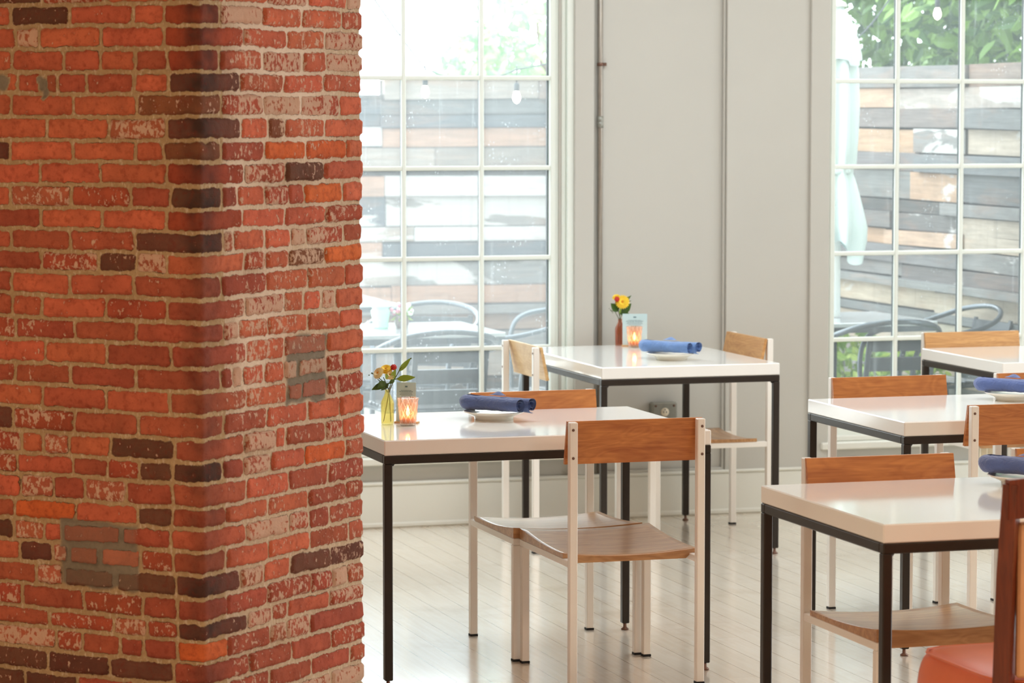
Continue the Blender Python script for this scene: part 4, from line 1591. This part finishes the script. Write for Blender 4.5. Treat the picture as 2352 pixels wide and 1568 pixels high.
def patio_table(x, y, w, dp, label):
    t = empty('patio_table', (x, y, 0), 0, label, 'table', 'wet patio tables')
    m = MB(); m.box(-w / 2, w / 2, -dp / 2, dp / 2, .715, .735, .003); m.build('tabletop', M_ptable, t)
    m = MB()
    for (a, b, c, d) in ((-w / 2, w / 2, -dp / 2 + .002, -dp / 2 + .012), (-w / 2, w / 2, dp / 2 - .012, dp / 2 - .002)):
        m.box(a + .002, b - .002, c, d, .690, .7145)
    for (a, b) in ((-w / 2 + .002, -w / 2 + .012), (w / 2 - .012, w / 2 - .002)):
        m.box(a, b, -dp / 2 + .012, dp / 2 - .012, .690, .7145)
    m.build('edge_band', M_alu, t)
    m = MB(); m.tube([(0, .05, 0.02), (0, .05, .69)], .028, 12); m.build('pedestal', M_alu, t)
    m = MB()
    for a in range(4):
        an = PI / 4 + a * PI / 2
        m.tube([(0, .05, .05), (.28 * math.cos(an), .05 + .28 * math.sin(an), -.005)], .014, 8)
    m.build('base', M_alu, t)
    return t


patio_table(3.415, 12.82, .73, .70, 'wet patio table outside the left window holding the mint pot')
patio_table(3.47, 14.86, .73, .70, 'wet patio table farther out behind the mint pot')
patio_table(5.49, 12.90, .70, .70, 'wet patio table with the closed umbrella outside the right window')


def patio_chair(label):
    t = empty('patio_chair', (0, 0, 0), 0, label, 'chair', 'grey metal slat chairs on the patio')
    # continuous front leg - arm - back loop - arm - front leg
    pts = []
    half = [(.235, .21, -.02), (.238, .225, .20), (.242, .235, .42), (.248, .230, .54), (.255, .195, .615), (.262, .120, .650), (.266, .0, .665), (.262, -.11, .685), (.235, -.205, .715), (.175, -.270, .745), (.09, -.305, .762), (0, -.315, .768)]

    def cr(p, n=4):
        out = []
        P = [Vector(q) for q in p]
        for i in range(len(P) - 1):
            a, b, c, d = P[max(i - 1, 0)], P[i], P[i + 1], P[min(i + 2, len(P) - 1)]
            for k in range(n):
                s = k / n
                out.append(.5 * ((2 * b) + (c - a) * s + (2 * a - 5 * b + 4 * c - d) * s * s + (3 * b - a - 3 * c + d) * s ** 3))
        out.append(P[-1])
        return out
    full = half + [(-x, y, z) for x, y, z in reversed(half[:-1])]
    m = MB(); m.tube(cr(full), .0125, 10); m.build('arm_loop', M_alu, t)
    for sx in (-1, 1):
        m = MB(); m.tube(cr([(sx * .20, -.27, -.02), (sx * .20, -.225, .20), (sx * .195, -.20, .40), (sx * .19, -.19, .43)]), .011, 8); m.build('rear_leg', M_alu, t)
        m = MB()
        m.box(-.012, .012, -.006, .006, .40, .745, .002, Matrix.Translation((sx * .152, -.10, 0)) @ Matrix.Rotation(math.radians(14), 4, 'X') @ Matrix.Translation((0, -.06, 0)))
        m.build('back_frame', M_aluslat, t)
    m = MB()
    R_ = Matrix.Translation((0, -.10, 0)) @ Matrix.Rotation(math.radians(14), 4, 'X') @ Matrix.Translation((0, -.06, 0))
    for z0, z1 in ((.675, .735), (.585, .648), (.495, .558), (.440, .470)):
        m.box(-.142, .142, -.005, .005, z0, z1, .002, R_)
    m.build('backrest', M_aluslat, t)
    m = MB()
    for k in range(7):
        y = -.165 + k * .058
        m.box(-.21, .21, y, y + .046, .428, .440, .003)
    m.build('seat', M_aluslat, t)
    m = MB()
    m.tube([(-.235, .225, .42), (.235, .225, .42)], .010, 8); m.tube([(-.195, -.195, .415), (.195, -.195, .415)], .010, 8)
    m.tube([(-.222, .22, .418), (-.195, -.195, .418)], .009, 8); m.tube([(.222, .22, .418), (.195, -.195, .418)], .009, 8)
    m.build('seat_frame', M_alu, t)
    return t


pc = patio_chair('grey slat-back patio chair seen from behind outside the left window')
PCH = [(3.43, 12.43, 0.0, None),
       (2.83, 12.45, -0.35, 'grey patio chair next to the brick pillar edge, outside the glass'),
       (4.08, 12.86, PI / 2 + .15, 'grey patio chair at the right end of the mint pot table'),
       (3.72, 13.72, PI / 2 + .95, 'grey patio chair behind the mint pot table, its looped arm raised'),
       (3.15, 13.55, PI + .1, 'grey patio chair beyond the mint pot, partly behind the pillar'),
       (4.78, 14.55, PI / 2 + .3, 'grey patio chair farthest out by the left window jamb'),
       (5.47, 12.45, 0.0, 'grey slat-back patio chair seen from behind outside the right window'),
       (5.98, 12.93, PI / 2 + .1, 'grey patio chair right of the umbrella table against the fence')]
for i, (x, y, rz, lab) in enumerate(PCH):
    c = pc if i == 0 else copy_tree(pc)
    c.location = (x, y, 0); c.rotation_euler = (0, 0, rz)
    if lab: c['label'] = lab

# mint pot and flower arrangement on the patio table
m = MB()
m.lathe([(.0005, 0), (.030, 0), (.034, .006), (.036, .014), (.033, .020), (.040, .060), (.043, .078), (.036, .084), (.036, .092), (.042, .096), (.042, .100), (.036, .100), (.034, .082), (.038, .060), (.028, .010), (.0005, .008)], 28)
tag(m.build('mint_pot', M_mint, None, (3.322, 12.84, .735)), 'mint green glazed pot on the wet patio table', 'pot')
t = empty('flower_arrangement', (3.412, 12.82, .735), 0, 'small pot of pink and white flowers beside the mint pot', 'flowers')
m = MB(); m.lathe([(.0005, 0), (.024, 0), (.032, .022), (.030, .045), (.022, .055), (.018, .055), (.0005, .050)], 20); m.build('pot', M_brownpot, t)
m = MB(); m2 = MB(); m3 = MB()
r = random.Random(4)
for k in range(26):
    a, e = r.uniform(0, 2 * PI), r.uniform(.1, 1.3)
    rad = r.uniform(.025, .05)
    c = (rad * math.cos(a) * math.cos(e) * 1.1 + .004, rad * math.sin(a) * math.cos(e), .062 + rad * math.sin(e))
    (m if (c[0] < -.008 and r.random() < .5) or r.random() < .12 else m2).ball(c, r.uniform(.007, .012), 8)
    m3.tube([(0, 0, .05), c], .001, 5)
for k in range(16):
    a = r.uniform(0, 2 * PI)
    leaf(m3, (0, 0, .055), (.05 * math.cos(a), .05 * math.sin(a), r.uniform(.03, .10)), .014)
m.build('pink_flowers', M_pink, t); m2.build('white_flowers', M_white_bloom, t); m3.build('greenery', M_leaf2, t)

# closed umbrella standing through the right-hand patio table
ux, uy = 5.492, 12.90
t = empty('patio_umbrella', (ux, uy, 0), 0, 'closed pale mint umbrella outside the right window', 'umbrella')
m = MB(); m.tube([(0, 0, .74), (0, 0, 2.17)], .019, 12); m.build('pole', M_pole, t)


def folded(name, rows, n=96, seed=2, folds=8, hem=0.0):
    m = MB(); v, f = [], []
    for j, (rad, z, depth) in enumerate(rows):
        for k in range(n):
            a = 2 * PI * k / n
            w = math.cos(a * folds + .35 * math.sin(z * 5 + seed)) * depth + .4 * depth * math.sin(a * 3 + z * 4)
            zz = z + (hem * (math.cos(a * folds / 2 + 1.0) + .6 * math.sin(a * 2)) if j == len(rows) - 1 else 0)
            v.append(((rad + w) * math.cos(a), (rad + w) * math.sin(a), zz))
    for j in range(len(rows) - 1):
        for k in range(n):
            f.append((j * n + k, j * n + (k + 1) % n, (j + 1) * n + (k + 1) % n, (j + 1) * n + k))
    m.add(v, f, True)
    return m


folded('canopy', [(.022, 2.135, .001), (.045, 2.08, .006), (.070, 1.98, .012), (.084, 1.86, .015), (.090, 1.70, .017), (.088, 1.55, .017), (.082, 1.44, .015), (.066, 1.405, .010), (.078, 1.36, .014), (.100, 1.25, .022), (.116, 1.15, .028), (.112, 1.09, .028), (.094, 1.04, .026)], hem=.040).build('canopy', M_canvas, t)
folded('vent', [(.024, 2.150, .001), (.052, 2.10, .006), (.082, 2.00, .012), (.096, 1.93, .014), (.098, 1.90, .014)], seed=5, hem=.012).build('vent_flap', M_canvas, t)
m = MB(); m.lathe([(.0005, 2.185), (.014, 2.180), (.034, 2.168), (.040, 2.158), (.040, 2.150), (.0005, 2.150)], 18); m.build('finial', M_pole, t)
m = MB(); m.lathe([(.068, 1.415), (.075, 1.412), (.075, 1.395), (.068, 1.392)], 24); m.build('tie', M_canvas, t)

# string lights
M_string = M_wire


def string_light(name, pts, bulbs, label, blabel):
    t = empty(name, pts[0], 0, label, 'string lights')
    b0 = Vector(pts[0])
    dense = []
    for i in range(len(pts) - 1):
        a, b = Vector(pts[i]) - b0, Vector(pts[i + 1]) - b0
        for k in range(8):
            s = k / 8
            p = a.lerp(b, s); p.z -= .05 * 4 * s * (1 - s)
            dense.append(p)
    dense.append(Vector(pts[-1]) - b0)
    m = MB(); m.tube(dense, .004, 6); m.build('wire', M_wire, t)
    for (x, y, z) in bulbs:
        p = Vector((x, y, z)) - b0
        m = MB()
        m.tube([(p.x, p.y, p.z + .055), (p.x, p.y, p.z + .14)], .003, 6)
        m.lathe([(.0005, .062), (.011, .060), (.013, .050), (.012, .022), (.0005, .022)], 12, Matrix.Translation(p))
        s = m.build('lamp_socket', M_socket, t)
        m = MB(); m.lathe([(.0095, .024), (.013, .016), (.019, -.004), (.0185, -.016), (.011, -.030), (.0005, -.036)], 14, Matrix.Translation(p))
        m.build('bulb', M_bulb, s)
    return t


string_light('string_light', [(2.80, 12.35, 2.75), (3.71, 13.5, 1.87), (4.16, 13.55, 1.87), (5.4, 14.0, 2.25)],
             [(3.707, 13.5, 1.772), (4.160, 13.55, 1.748)],
             'black string light wire with two glowing bulbs outside the left window', '')
string_light('string_light', [(5.60, 13.2, 1.95), (6.0, 13.4, 2.26), (6.262, 13.5, 2.28), (6.6, 12.7, 2.6)], [(6.262, 13.5, 2.150)],
             'string light wire with one bulb before the trees outside the right window', '')

# ------------------------------------------------------------------ trees and plants


def leaf_cloud(centers, count, size, seed, mat, name, parent):
    r = random.Random(seed)
    m = MB()
    for k in range(count):
        c, rad = centers[r.randrange(len(centers))]
        while True:
            p = Vector((r.uniform(-1, 1), r.uniform(-1, 1), r.uniform(-1, 1)))
            if p.length < 1: break
        p = p.normalized() * (p.length ** .5)
        q = Vector((c[0] + p.x * rad[0], c[1] + p.y * rad[1], c[2] + p.z * rad[2]))
        d = Vector((r.uniform(-1, 1), r.uniform(-1, 1), r.uniform(-1.2, .3))).normalized()
        s = d.cross(Vector((r.uniform(-1, 1), r.uniform(-1, 1), r.uniform(-1, 1)))).normalized()
        L_ = size * r.uniform(.6, 1.3)
        w = L_ * .26
        n_ = d.cross(s) * L_ * .08
        m.add([q, q + d * L_ * .35 + s * w + n_, q + d * L_ * .75 + s * w * .7 + n_, q + d * L_, q + d * L_ * .75 - s * w * .7 + n_, q + d * L_ * .35 - s * w + n_],
              [(0, 1, 2, 3), (0, 3, 4, 5)])
    return m.build(name, mat, parent)


def tree(x, y, base_z, trunk_top, centers, count, size, seed, mat, label):
    t = empty('tree', (x, y, base_z), 0, label, 'tree')
    m = MB()
    m.tube([(0, 0, 0), (.05, .02, trunk_top * .5), (0, 0, trunk_top)], [.13, .10, .05], 8)
    rr = random.Random(seed)
    for c, rad in centers:
        m.tube([(.03, .01, trunk_top * rr.uniform(.4, .8)), (c[0] * .6, c[1] * .6, (c[2] + trunk_top * .6) / 2), c], [.05, .03, .012], 6)
    m.build('trunk', M_trunk, t)
    leaf_cloud(centers, count, size, seed, mat, 'foliage', t)
    return t


tree(8.2, 15.4, 0, 2.2, [((0, 0, 2.5), (1.5, 1.6, 1.1)), ((-1.0, -1.2, 2.5), (.8, 1.1, .9)), ((-.9, 1.2, 2.4), (.8, 1.2, .9)), ((.8, -1.9, 2.6), (1.0, 1.0, 1.0)), ((-.4, 0, 3.3), (1.4, 2.0, .8))],
     15000, .115, 21, M_fol_a, 'dense green tree behind the fence outside the right window')
tree(6.75, 21.0, 0, 2.4, [((-.15, 0, 2.3), (.50, .8, .8)), ((.2, .2, 2.8), (.6, .7, .8)), ((-.58, -.2, 1.98), (.34, .5, .28)), ((0, 0, 3.2), (.6, .7, .6))],
     3000, .10, 31, M_fol_b, 'pale tree above the fence outside the left window')
r = random.Random(11)
for i, (x, y, h, lab) in enumerate(((5.98, 13.95, .66, 'lime green shrub low behind the right window patio chair'), (6.06, 13.42, .56, 'lime green shrub at the fence foot outside the right window'), (5.98, 12.36, .38, 'low lime green plant under the farthest white table, outside the glass'))):
    t = empty('shrub', (x, y, -.02), 0, lab, 'shrub', 'low green plants along the patio fence')
    m = MB()
    for k in range(9):
        a = r.uniform(0, 2 * PI)
        m.tube([(0, 0, 0), (.16 * math.cos(a), .16 * math.sin(a), h * r.uniform(.6, 1))], .004, 5)
    m.build('stems', M_stem, t)
    leaf_cloud([((0, 0, h * .55), (.24, .20, h * .5))], 420, .085, 40 + i, M_fol_c, 'foliage', t)
